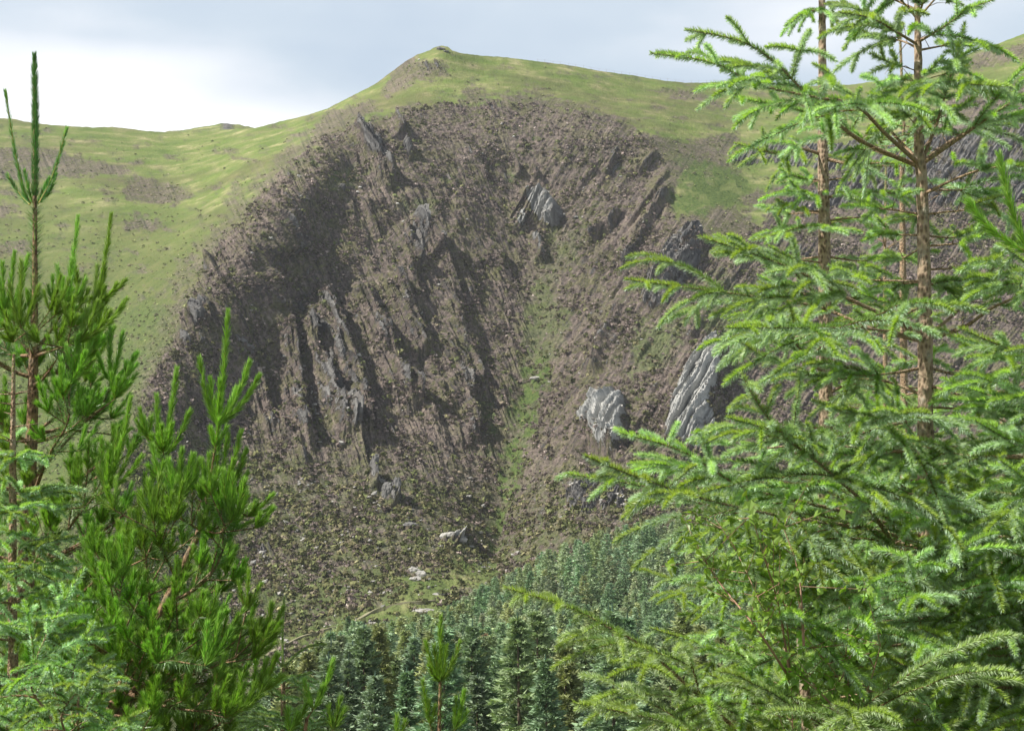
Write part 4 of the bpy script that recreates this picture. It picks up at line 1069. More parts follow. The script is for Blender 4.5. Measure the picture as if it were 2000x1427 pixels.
# --- main spruce
S1 = Tree("spruce_tree", "tallest spruce on the right, its thick brown trunk forking into a V of limbs", "spruce", 8.0, 1805, SPR, M_BARK,
          [(1806, 1427, .052), (1807, 1000, .043), (1807, 660, .037), (1800, 340, .0285), (1795, 300, .0265), (1793, 90, .0195), (1792, 60, .016), (1790, -260, .010), (1790, -420, .005)])
G = grow_spruce
LIM = [
 ([(1795, 325), (1700, 285, -.1), (1640, 245, -.2), (1580, 190, -.3), (1520, 128, -.4), (1450, 82, -.45), (1340, 58, -.5)], .0135, (5, .27, .15, .34)),
 ([(1793, 318), (1730, 262, -.3), (1670, 205, -.5), (1590, 190, -.6), (1480, 165, -.7), (1390, 122, -.75), (1272, 104, -.8)], .0125, (5, .28, .15, .25)),
 ([(1790, 310), (1745, 262, .2), (1722, 228, .4), (1650, 180, .6), (1610, 130, .7)], .010, (3, .24, .15, .35)),
 ([(1793, 322), (1700, 290, .3), (1640, 250, .3), (1560, 215, .2), (1430, 190, .1)], .009, (4, .25, .16, .35)),
 ([(1800, 320), (1870, 272, -.1), (1930, 230, -.2), (1985, 195, -.3), (2080, 150, -.4)], .013, (4, .26, .17, .35)),
 ([(1803, 310), (1830, 240, .1), (1850, 170, 0), (1872, 100, -.1), (1884, 45, -.1)], .011, (4, .20, .13, .3)),
 ([(1803, 315), (1850, 280, .3), (1905, 248, .6), (1960, 235, .8), (2050, 220, 1.0)], .010, (4, .24, .16, .25)),
 ([(1806, 378), (1860, 352, -.2), (1915, 332, -.3), (1970, 325, -.5), (2060, 330, -.6)], .009, (4, .22, .14, .3)),
 ([(1806, 372), (1860, 372, .3), (1900, 372, .5), (1960, 380, .7)], .005, (3, .16, .12, .3)),
 ([(1793, 88), (1750, 62, -.1), (1700, 35, -.2), (1640, 25, -.3)], .009, (4, .2, .14, .15)),
 ([(1793, 95), (1760, 80, .2), (1700, 70, .4), (1660, 60, .6)], .007, (3, .2, .14, .15)),
 ([(1797, 80), (1840, 55, -.2), (1890, 20, -.3), (1940, 0, -.4)], .009, (4, .2, .15, .15)),
 ([(1797, 98), (1850, 88, .1), (1885, 82, .1), (1922, 88, .1)], .007, (3, .18, .13, .1)),
 ([(1793, 215), (1740, 195, -.2), (1690, 205, -.3), (1600, 195, -.4)], .006, (3, .2, .13, .1)), ([(1797, 175), (1850, 160, -.3), (1900, 165, -.5), (1960, 170, -.6)], .006, (3, .18, .13, .1)),
 ([(1808, 660), (1740, 622, -.1), (1640, 575, -.2), (1560, 530, -.3), (1460, 492, -.35), (1365, 462, -.4)], .0135, (5, .28, .18, .38)),
 ([(1808, 668), (1700, 640, .1), (1600, 600, .2), (1480, 580, .1), (1330, 560, 0), (1220, 545, -.1)], .012, (6, .28, .18, .3)),
 ([(1806, 664), (1720, 645, -.6), (1640, 640, -1.0), (1540, 640, -1.3), (1420, 640, -1.5)], .009, (4, .24, .13, .3)),
 ([(1810, 662), (1880, 640, 0), (1940, 600, -.1), (2000, 575, -.2), (2090, 545, -.3)], .013, (4, .27, .17, .4)),
 ([(1812, 655), (1870, 608, .2), (1918, 555, .3), (1955, 500, .3), (1990, 450, .4)], .0105, (4, .22, .14, .42)),
 ([(1800, 770), (1720, 742, .1), (1600, 735, .2), (1480, 690, .2), (1445, 665, .2)], .009, (5, .24, .15, .2)),
 ([(1812, 752), (1900, 778, -.2), (1960, 785, -.3), (2080, 790, -.4)], .009, (4, .22, .14, .2)),
 ([(1802, 815), (1740, 830, -.5), (1660, 850, -.8), (1560, 850, -1.1), (1420, 815, -1.3)], .010, (5, .25, .16, .2)),
 ([(1802, 1135), (1745, 1062, -.5), (1690, 985, -.8), (1600, 905, -1.0), (1530, 850, -1.1), (1482, 790, -1.2), (1447, 728, -1.25)], .015, (6, .24, .16, .28)),
 ([(1805, 1050), (1700, 1012, -.2), (1590, 985, -.4), (1450, 950, -.6), (1330, 880, -.7), (1210, 845, -.8)], .0145, (6, .28, .135, .26)),
 ([(1805, 1075), (1690, 1040, .2), (1560, 1010, .2), (1400, 990, .1), (1260, 950, 0), (1108, 925, -.1)], .014, (6, .27, .13, .3)),
 ([(1805, 1060), (1680, 1030, -.7), (1540, 1010, -1.1), (1380, 975, -1.4), (1240, 930, -1.6), (1142, 890, -1.7)], .013, (6, .27, .13, .3)),
 ([(1808, 1060), (1880, 1040, -.3), (1960, 1000, -.5), (2060, 960, -.7)], .012, (5, .26, .18, .25)),
 ([(1806, 1290), (1700, 1270, -.8), (1600, 1240, -1.3), (1520, 1210, -1.6), (1430, 1200, -1.8)], .012, (5, .24, .15, .2)),
 ([(1806, 1250), (1790, 1180, -1.0), (1780, 1120, -1.4), (1772, 1080, -1.6)], .009, (3, .2, .17, .2)),
]
for pts, r0, (yy, gg, sd, br_) in LIM:
    S1.branch(S1.px(pts), r0, G(yy, gg, sd, br_))
whorl(S1, 5, 5, .55, .75, r0=.007, years=3, g=.2, side=.13)
whorl(S1, 140, 4, .30, .35, r0=.004, years=2, g=.15, side=.11)
whorl(S1, 235, 4, .34, .25, r0=.004, years=2, g=.15, side=.11)
for py_, n_, l_, el_ in ((415, 3, .4, .1), (470, 4, .42, .05), (540, 4, .5, 0), (600, 3, .4, 0), (715, 4, .6, -.05), (800, 4, .65, -.1), (870, 5, .8, -.05), (940, 4, .75, -.1), (1000, 5, .9, 0),
                         (1080, 6, 1.0, .1), (1160, 6, .95, -.05), (1240, 6, 1.05, -.05), (1320, 6, 1.1, -.05), (1400, 6, 1.1, -.05), (1480, 6, 1.15, -.05)):
    whorl(S1, py_, n_, l_, el_, r0=.007, years=5, g=.2 if l_ < .7 else .25, side=.13 if l_ < .7 else .17, curl=.35, azr=(-112, 112))

# --- second spruce, a little behind
S2 = Tree("spruce_tree", "slimmer spruce with a bare trunk just left of the tallest right-hand one", "spruce", 10.0, 1607, SPR, M_BARK,
          [(1616, 1427, .055), (1613, 835, .046), (1610, 500, .040), (1607, 250, .032), (1606, 30, .023), (1604, -60, .02), (1602, -400, .008)])
for pts, r0, (yy, gg, sd, br_) in [
 ([(1600, 300), (1560, 290, -.1), (1520, 300, -.2), (1435, 280, -.3)], .012, (3, .22, .14, .3)), ([(1612, 310), (1660, 320, -.1), (1720, 318, -.3), (1780, 322, -.4)], .013, (3, .22, .14, .3)),
 ([(1600, 20), (1570, 25, -.1), (1545, 45, -.2)], .009, (2, .14, .1, .1)), ([(1608, 25), (1625, 32, .1), (1640, 52, .1)], .007, (2, .1, .1, .1)),
 ([(1604, 395), (1570, 380, -.2), (1540, 350, -.3)], .009, (3, .15, .12, .2)), ([(1615, 385), (1680, 375, -.1), (1760, 380, -.2), (1790, 400, -.2)], .011, (3, .2, .15, .2)),
 ([(1610, 440), (1560, 445, -.2), (1510, 460, -.3), (1470, 470, -.3)], .010, (3, .2, .14, .2)), ([(1612, 655), (1570, 640, -.3), (1540, 610, -.5), (1480, 600, -.6)], .012, (4, .22, .16, .2)),
 ([(1608, 728), (1570, 690, -.2), (1530, 640, -.4), (1500, 610, -.5), (1425, 590, -.6)], .013, (4, .24, .16, .25)), ([(1614, 770), (1660, 750, -.1), (1720, 760, -.2), (1770, 800, -.2)], .011, (4, .22, .15, .2))]:
    S2.branch(S2.px(pts), r0, G(yy, gg, sd, br_))
for py_, n_, l_, el_ in ((-50, 5, .5, .6), (215, 4, .3, .1), (420, 4, .42, .1), (350, 3, .3, .1), (500, 4, .55, 0), (575, 4, .6, .1), (650, 4, .7, .05), (860, 4, .8, 0), (940, 5, 1.0, 0), (1040, 5, 1.1, 0), (1140, 5, 1.15, 0), (1240, 6, 1.15, 0), (1340, 6, 1.15, 0)):
    whorl(S2, py_, n_, l_, el_, r0=.008, years=5, g=.2 if l_ < .7 else .25, side=.14, curl=.3, azr=(-132, 132))

# --- thin spruces behind
SPY = dict(SPR, new=(0.38, 0.52, 0.14), under=(0.42, 0.52, 0.34), old=(0.19, 0.30, 0.10))
S3 = Tree("spruce_tree", "thin spruce with a pale green leader just left of the tallest spruce's trunk", "spruce", 12.0, 1765, SPY, M_TWIG,
          [(1770, 1300, .040), (1766, 830, .030), (1763, 470, .024), (1762, 330, .018), (1766, 300, .014), (1758, 60, .008), (1757, 40, .005)])
s3c = Foliage()
for a_, b_ in (((1764, 320), (1764, 210)), ((1764, 215), (1760, 130)), ((1760, 135), (1757, 42))):
    p_, q_ = at(*a_, 12.0), at(*b_, 12.0)
    s3c.add(p_, (p_ + q_) / 2, q_, .022, 1300, .7, .003, SPY['new'], SPY['under'], .006, SPY['stem'], 0)
s3c.build("leader", M_NEEDLE, S3.root, S3.loc)
for pts, r0, (yy, gg, sd, br_) in [([(1764, 325), (1735, 300, -.1), (1715, 270, -.2), (1700, 250, -.3)], .009, (2, .25, .14, .1)), ([(1768, 325), (1700, 322, .1), (1650, 310, .2), (1590, 300, .2)], .009, (3, .25, .12, .1))]:
    S3.branch(S3.px(pts), r0, G(yy, gg, sd, br_))
for py_, n_, l_, el_ in ((620, 4, .5, .2), (770, 5, .7, .15), (920, 6, 1.0, .1), (1060, 6, 1.1, .1), (1200, 6, 1.1, .1)):
    whorl(S3, py_, n_, l_, el_, r0=.008, years=4, g=.26, side=.16, curl=.3)
S3b = Tree("spruce_tree", "slimmest spruce, its ochre stem rising between the two bare trunks", "spruce", 13.0, 1729, SPY, M_TWIG,
           [(1735, 1300, .034), (1730, 880, .024), (1728, 560, .014), (1729, 440, .010), (1731, 285, .005)])
f_ = Foliage()
for a_, b_ in (((1729, 470), (1729, 385)), ((1729, 390), (1731, 283))):
    p_, q_ = at(*a_, 13.0), at(*b_, 13.0); f_.add(p_, (p_ + q_) / 2, q_, .022, 1200, .7, .003, SPY['new'], SPY['under'], .006, SPY['stem'], 0)
f_.build("leader", M_NEEDLE, S3b.root, S3b.loc)
for py_, n_, l_, el_ in ((480, 4, .3, .6), (640, 4, .45, .3), (800, 5, .7, .2), (950, 6, 1.0, .1), (1100, 6, 1.1, .1)):
    whorl(S3b, py_, n_, l_, el_, r0=.007, years=3, g=.25, side=.15, curl=.3)

# --- spruce low in the middle, its long branch reaching left over the forest
S4 = Tree("spruce_tree", "low spruce whose long light green branch tip reaches left over the forest", "spruce", 7.0, 1560, SPY, M_BARK,
          [(1590, 1560, .036), (1580, 1427, .030), (1570, 1330, .022), (1560, 1250, .010), (1558, 1190, .005)])
for pts, r0, (yy, gg, sd, br_) in [
 ([(1588, 1500), (1450, 1430, -.1), (1340, 1335, -.2), (1260, 1265, -.25), (1190, 1225, -.3), (1110, 1185, -.3), (985, 1147, -.35)], .012, (5, .24, .115, .1)),
 ([(1588, 1520), (1450, 1470, -.5), (1330, 1420, -.7), (1240, 1395, -.9), (1120, 1372, -1.0)], .011, (4, .22, .11, .1)),
 ([(1586, 1480), (1540, 1400, .1), (1500, 1330, .2), (1450, 1280, .2), (1400, 1262, .2)], .010, (4, .2, .12, .15)),
 ([(1588, 1500), (1640, 1420, -.8), (1680, 1400, -1.0), (1630, 1375, -1.2)], .010, (4, .2, .16, .1))]:
    S4.branch(S4.px(pts), r0, G(yy, gg, sd, br_))
for py_, n_, l_, el_ in ((1290, 5, .3, .4), (1370, 6, .45, .2), (1450, 6, .6, .15), (1520, 6, .6, .1)):
    whorl(S4, py_, n_, l_, el_, r0=.008, years=5, g=.22, side=.16, curl=.3)

# --- right-hand neighbours whose trunks stand outside the frame
S5 = Tree("spruce_tree", "spruce whose layered branches reach in over the lower right corner", "spruce", 7.2, 2120, SPR, M_BARK,
          [(2120, 1500, .045), (2118, 1000, .036), (2116, 700, .026), (2112, 480, .018), (2110, 250, .008)])
for py_, n_, l_, el_ in ((430, 4, .35, .5), (560, 6, .55, .3), (700, 6, .7, .15), (800, 5, .75, .05), (900, 7, .9, .1), (980, 6, .9, 0), (1060, 7, 1.0, .05), (1150, 7, 1.0, 0), (1240, 7, 1.1, 0), (1340, 7, 1.1, 0), (1440, 7, 1.2, .05)):
    whorl(S5, py_, n_, l_, el_, r0=.009, years=5, g=.22, side=.16, curl=.3)
S6 = Tree("spruce_tree", "dark spruce standing behind the right edge with its top at mid height", "spruce", 17.0, 1962, dict(SPR, new=(.15, .25, .12), old=(.08, .14, .08), nl=.045, w=.008, dens=900), M_BARK,
          [(1965, 1400, .07), (1964, 1100, .05), (1963, 900, .03), (1962, 740, .008)])
for py_, n_, l_, el_ in ((765, 4, .35, .5), (830, 6, .7, .2), (900, 7, 1.1, .1), (980, 7, 1.5, 0), (1060, 7, 1.8, -.05), (1150, 7, 2.1, -.05), (1250, 7, 2.3, -.05)):
    whorl(S6, py_, n_, l_, el_, r0=.014, years=5, g=.32, side=.26, curl=.2)

# --- left side spruces
SPL = dict(SPR, new=(0.34, 0.49, 0.11), under=(0.42, 0.58, 0.44), old=(0.17, 0.29, 0.09), nl=.022, w=.0036, dens=2400)
S7 = Tree("spruce_tree", "small pale spruce at the left edge before the pines, with a light green leader", "spruce", 6.5, 25, SPL, M_TWIG,
          [(22, 1427, .022), (24, 1200, .019), (25, 900, .014), (26, 770, .009), (27, 692, .006)])
f_ = Foliage(); p_, q_ = at(26, 765, 6.5), at(27, 690, 6.5)
f_.add(p_, (p_ + q_) / 2, q_, .012, 500, .35, .003, SPL['new'], SPL['new'], .009, (0.24, 0.32, 0.09), 0)
f_.build("leader", M_NEEDLE, S7.root, S7.loc)
for py_, n_, l_, el_ in ((768, 5, .11, .15), (800, 4, .10, .2), (850, 5, .16, .2), (905, 5, .2, .2), (955, 5, .22, .15), (990, 5, .26, .1), (1060, 5, .3, .2), (1120, 6, .34, .2), (1180, 6, .36, .15), (1250, 6, .42, .2), (1320, 7, .48, .2), (1400, 7, .5, .2), (1460, 7, .55, .2)):
    whorl(S7, py_, n_, l_, el_, r0=.0045, years=3, g=.12, side=.09, curl=.1, bare=.1)
S8 = Tree("spruce_tree", "bushy pale spruce at the bottom left corner below the pine limbs", "spruce", 5.6, 150, SPL, M_TWIG,
          [(150, 1560, .02), (150, 1480, .014), (152, 1400, .006), (153, 1350, .004)])
for pts, r0, (yy, gg, sd, br_) in [([(150, 1500), (100, 1400, -.1), (60, 1330, -.2), (110, 1200, -.2), (165, 1110, -.2)], .007, (4, .11, .065, .1)), ([(150, 1480), (140, 1360, 0), (150, 1280, 0), (185, 1215, 0)], .007, (4, .10, .06, .1)),
   ([(150, 1470), (120, 1400, -.3), (160, 1340, -.4), (205, 1300, -.5)], .006, (3, .10, .06, .1)), ([(150, 1500), (60, 1440, -.3), (10, 1400, -.4), (-40, 1390, -.5)], .006, (3, .10, .06, .1)), ([(150, 1500), (200, 1440, -.2), (260, 1400, -.2), (290, 1385, -.2)], .006, (3, .10, .06, .1))]:
    S8.branch(S8.px(pts), r0, G(yy, gg, sd, br_))
for py_, n_, l_, el_ in ((1400, 6, .2, .3), (1450, 7, .32, .3), (1500, 7, .4, .3)):
    whorl(S8, py_, n_, l_ * .7, el_, r0=.0045, years=3, g=.10, side=.06, curl=.1, bare=.1)
S9 = Tree("spruce_tree", "little pale spruce with a long bare leader before the forest's left end", "spruce", 9.5, 552, dict(SPL, new=(.36, .50, .22), under=(.48, .62, .52), old=(.26, .40, .25)), M_TWIG,
          [(553, 1540, .022), (553, 1427, .019), (553, 1330, .013), (553, 1303, .008)])
f_ = Foliage()
for a_, b_ in (((552, 1302), (552, 1230)), ((552, 1232), (555, 1164)), ((556, 1298), (600, 1262)), ((600, 1262), (638, 1258)), ((556, 1300), (590, 1268)), ((550, 1300), (535, 1280))):
    p_, q_ = at(*a_, 9.5), at(*b_, 9.5); f_.add(p_, (p_ + q_) / 2 + UP * (.01 if a_[0] > 554 else 0), q_, .013, 1100, .35, .003, SPL['new'], SPL['under'], .008, (0.36, 0.46, 0.18), 0)
f_.build("leader", M_NEEDLE, S9.root, S9.loc)
for py_, n_, l_, el_ in ((1330, 6, .2, .25), (1352, 6, .24, .15), (1395, 6, .3, .25), (1420, 7, .36, .2), (1460, 7, .42, .2)):
    whorl(S9, py_, n_, l_, el_, r0=.005, years=3, g=.13, side=.09, curl=.15, bare=.1)

# ------------------------------------------------------------------ pines
PIN = dict(new=(0.25, 0.42, 0.070), tip=(0.40, 0.56, 0.18), old=(0.115, 0.175, 0.060), under=(0.20, 0.30, 0.13), stem=(0.30, 0.26, 0.07), ostem=(0.26, 0.17, 0.10))
def candle(fol, p, d, L, fat=1.0, bend=None, bright=1.0):
    d = nrm(np.asarray(d, float)); e = p + d * L
    c = p + nrm(d - UP * .18) * L * .5 if bend is None else (p + e) / 2 + bend
    col = np.array(PIN['new']) * NR_.uniform(.85, 1.25) * bright
    fol.add(p, c, e, .054 * fat, 1050, .42, .0040 * fat, col, col * .8, .0035, PIN['stem'], 0)
    fol.add(p + (e - p) * .88, p + (e - p) * .94, e, .040 * fat, 2200, .34, .0026 * fat, np.array(PIN['tip']) * bright, col, .003, PIN['stem'], 0)
    return e
def candles(fol, p, d, n, L, spread=.55, lead=1.25, fat=1.0, bright=1.0):
    d = nrm(d * .55 + UP * .75)
    candle(fol, p, d + NR_.normal(size=3) * .04, L * lead, fat, bright=bright)
    a0 = NR_.uniform(0, 6.28); a = nrm(np.cross(d, [.3, .8, .1])); b = np.cross(d, a)
    for k in range(n):
        ph = a0 + 2 * np.pi * k / n + NR_.uniform(-.3, .3); sprd = spread * NR_.uniform(.6, 1.2)
        candle(fol, p, nrm(d + (a * math.cos(ph) + b * math.sin(ph)) * sprd), L * NR_.uniform(.5, 1.0), fat, bright=bright)
def old_stem(fol, p, e, dens=430, r=.004, nl=.062, ang=.85, bend=None):
    c = (p + e) / 2 if bend is None else (p + e) / 2 + bend
    fol.add(p, c, e, nl, dens * .8, ang, .0032, PIN['old'], PIN['under'], r, PIN['ostem'], 0.15)
def grow_pine(node=.30, side=.34, cl=.2, n=4, order=1, bare=.3, fat=1.0, bright=1.0, endn=4, endL=None):
    def f(T, c, L, rad, fol, wood):
        tot = L[-1]
        def pt(s_):
            k = min(len(c) - 2, max(0, int(np.searchsorted(L, s_)) - 1)); return c[k], nrm(c[min(k + 2, len(c) - 1)] - c[max(0, k - 2)])
        s_ = tot; j = 0
        p, d = pt(tot); candles(fol, c[-1], d, endn, endL or cl, fat=fat, bright=bright)
        while s_ > tot * bare:
            s0 = max(tot * bare * .8, s_ - node * NR_.uniform(.85, 1.15)); p0, d0 = pt(s0); p1, _ = pt(s_)
            old_stem(fol, p0, p1, dens=(520, 430, 300, 150)[min(j, 3)], r=rad[min(len(rad) - 1, int(len(rad) * s0 / tot))] * .9)
            if s0 <= tot * bare * .85: break
            for k in range(n if j < 3 else n - 1):
                ph = 2 * np.pi * k / n + NR_.uniform(-.5, .5)
                a = nrm(np.cross(d0, UP)); b = np.cross(a, d0)
                sd = nrm(d0 * .75 + a * math.cos(ph) * .85 + b * math.sin(ph) * .5)
                l_ = side * NR_.uniform(.5, 1.1) * min(1.35, .55 + .3 * j)
                mid = p0 + sd * l_ * .55; e = mid + nrm(sd * .5 + UP * .7) * l_ * .45
                wood.append(tube_np([p0, mid, e], [.0052, .0042, .003], 5))
                old_stem(fol, p0 + (mid - p0) * .25, mid, 300, .004); old_stem(fol, mid, e, 480, .0035)
                candles(fol, e, nrm(e - mid), int(NR_.integers(2, 5)), cl * NR_.uniform(.55, 1.0), fat=fat, bright=bright)
                if j >= 1 and NR_.random() < .75:
                    q = nrm(sd + a * NR_.choice([-1, 1]) * .6 + UP * .25); e2 = mid + q * l_ * .45
                    wood.append(tube_np([mid, e2], [.0038, .0028], 4)); old_stem(fol, mid, e2, 480, .003)
                    candles(fol, e2, q, 3, cl * NR_.uniform(.45, .8), fat=fat, bright=bright)
            s_ = s0; j += 1
    return f
PK = dict(M=1)
P1 = Tree("pine_tree", "tallest pine at the left edge with a thick upright leader rising above the skyline", "pine", 9.0, 55, PK, M_PBARK,
          [(45, 1427, .060), (52, 1100, .046), (62, 850, .034), (66, 690, .027), (68, 560, .016), (68, 400, .012), (67, 110, .006)], twigm=M_PBARK, fmat=M_PINE)
f_ = Foliage()
A_ = lambda x, y, o=0: at(x, y, 9.0 + o)
old_stem(f_, A_(67, 690), A_(68, 560), 750, .016, .075); old_stem(f_, A_(68, 565), A_(68, 395), 1200, .012, .078)
for (x0, y0, x1, y1, o_) in ((68, 398, 67, 108, 0),):
    p_, q_ = A_(x0, y0), A_(x1, y1); col = np.array((.12, .25, .08))
    f_.add(p_, (p_ + q_) / 2 + [.008, 0, 0], q_, .056, 2600, .46, .0034, col, col, .008, (0.28, .27, .1), 0)
    f_.add(A_(67, 122), A_(67, 115), q_, .035, 3500, .3, .003, np.array((.2, .33, .16)), col, .006, PIN['stem'], 0)
for b0, bm, b1 in (((60, 398), (38, 340), (10, 178)), ((76, 396), (104, 340), (130, 252)), ((58, 400), (36, 376), (15, 342)), ((76, 396), (98, 372), (108, 342)), ((64, 396), (56, 370), (48, 335)), ((74, 398), (84, 372), (96, 350))):
    p_, m_, q_ = A_(*b0, NR_.uniform(-.1, .1)), A_(*bm), A_(*b1); col = np.array((.14, .31, .075)); c_ = 2 * m_ - (p_ + q_) / 2
    f_.add(p_, c_, q_, .045, 1150, .42, .0027, col, col, .005, PIN['stem'], 0); f_.add(p_ * .1 + q_ * .9, p_ * .05 + q_ * .95, q_, .035, 3000, .3, .0027, PIN['tip'], col, .004, PIN['stem'], 0)
f_.build("leader_shoots", M_PINE, P1.root, P1.loc)
def pine_cluster(T, pts, r0, shoots, D_, old0=.25, fat=1.0, bright=1.0, twigs=0):
    """limb drawn to its node, ending in the named candles (photo pixels)"""
    def f(T_, c, L, rad, fol, wood):
        tot = L[-1]; n = max(2, int(tot / .12)); ss = np.linspace(old0 * tot, tot, n)
        ii = [min(len(c) - 1, int(np.searchsorted(L, x))) for x in ss]
        for a, b in zip(ii[:-1], ii[1:]): old_stem(fol, c[a], c[b], 800, rad[a] * .9, .062)
        for (x, y, *o) in shoots:
            e = at(x, y, D_ + (o[0] if o else 0)); d_ = e - c[-1]
            candle(fol, c[-1], d_, np.linalg.norm(d_), fat, bend=np.array([0, 0, -.10 * np.linalg.norm(d_)]) + np.array([d_[0] * .18, 0, 0]), bright=bright)
        for k in range(twigs):
            q = int(NR_.uniform(.35, .95) * (len(c) - 1)); d0 = nrm(c[min(q + 2, len(c) - 1)] - c[q - 2]); a = nrm(NR_.normal(size=3) + d0 * .8 + UP * .5)
            e = c[q] + a * NR_.uniform(.10, .24); wood.append(tube_np([c[q], e], [.0045, .003], 4)); old_stem(fol, c[q], e, 480, .003)
            candles(fol, e, a, 3, NR_.uniform(.09, .17), fat=.9, bright=bright)
    return T.branch(T.px(pts), r0, f)
for pts, r0, sh, tw in [
 ([(66, 690), (100, 645), (130, 598, -.1)], .014, [(152, 425), (112, 520), (166, 548, -.1), (118, 545, .1), (140, 510, -.1)], 1),
 ([(68, 692), (130, 662, .2), (186, 592, .3)], .012, [(217, 420, .3), (205, 528, .3), (244, 548, .3), (228, 555, .2), (190, 520, .4)], 2),
 ([(68, 695), (110, 682, -.3), (152, 670, -.5)], .012, [(190, 590, -.5), (246, 586, -.5), (172, 600, -.4), (215, 610, -.6)], 2),
 ([(60, 690), (30, 652), (10, 625)], .013, [(28, 495), (5, 515), (55, 500), (-20, 530)], 1),
 ([(60, 695), (20, 690, .3), (-25, 660, .4)], .012, [(0, 590, .4), (-30, 540, .4)], 2),
 ([(64, 690), (50, 650, -.5), (40, 640, -.6)], .010, [(42, 512, -.6), (75, 560, -.6), (20, 560, -.6)], 0),
 ([(60, 980), (95, 890, -.3), (133, 822, -.5), (133, 752, -.5)], .014, [(156, 655, -.5), (186, 640, -.5), (120, 700, -.5), (165, 690, -.6)], 4),
 ([(62, 850), (120, 800, .3), (165, 718, .4)], .013, [(205, 560, .4), (190, 600, .4), (150, 640, .4), (222, 640, .4)], 5),
 ([(60, 940), (140, 850, 0), (200, 790, .1), (215, 745, .1)], .013, [(266, 690, .1), (240, 650, .1), (215, 640, .1), (190, 690, 0)], 5),
 ([(52, 1110), (90, 1090, -.2), (170, 985, -.5), (208, 958, -.6)], .015, [(255, 778, -.6), (198, 858, -.6), (275, 892, -.6), (258, 870, -.6), (226, 885, -.6), (214, 880, -.7)], 6),
 ([(52, 1150), (120, 1150, .3), (190, 1110, .5), (240, 1085, .6)], .015, [(262, 1000, .6), (240, 980, .6), (285, 1020, .6)], 8),
 ([(48, 1300), (120, 1240, -.3), (180, 1200, -.4), (235, 1150, -.5)], .015, [(250, 1060, -.5), (225, 1075, -.5), (270, 1090, -.5)], 7)]:
    pine_cluster(P1, pts, r0, sh, 9.0, twigs=tw + 4, fat=1.1)
def pwhorl(T, py, cnt, length, elev, r0=.013, azr=(0, 360), **k):
    for q in range(cnt):
        az = math.radians(azr[0] + (azr[1] - azr[0]) * (q + NR_.uniform(.1, .9)) / cnt)
        p, r = T.on_trunk(py + NR_.uniform(-12, 12)); l_ = length * NR_.uniform(.7, 1.15); h = np.array([math.sin(az), math.cos(az), 0])
        pts = [p] + [p + h * l_ * t * math.cos(elev) + UP * l_ * (t * math.sin(elev) + .35 * t * t) for t in (.35, .7, 1.0)]
        T.branch(np.array(pts), r0, grow_pine(**k))
for py_, n_, l_ in ((750, 4, .4), (860, 5, .5), (980, 5, .65), (1110, 6, .8), (1230, 6, .9), (1340, 6, 1.0)):
    pwhorl(P1, py_, n_, l_, .15, cl=.15, side=.26, n=3)

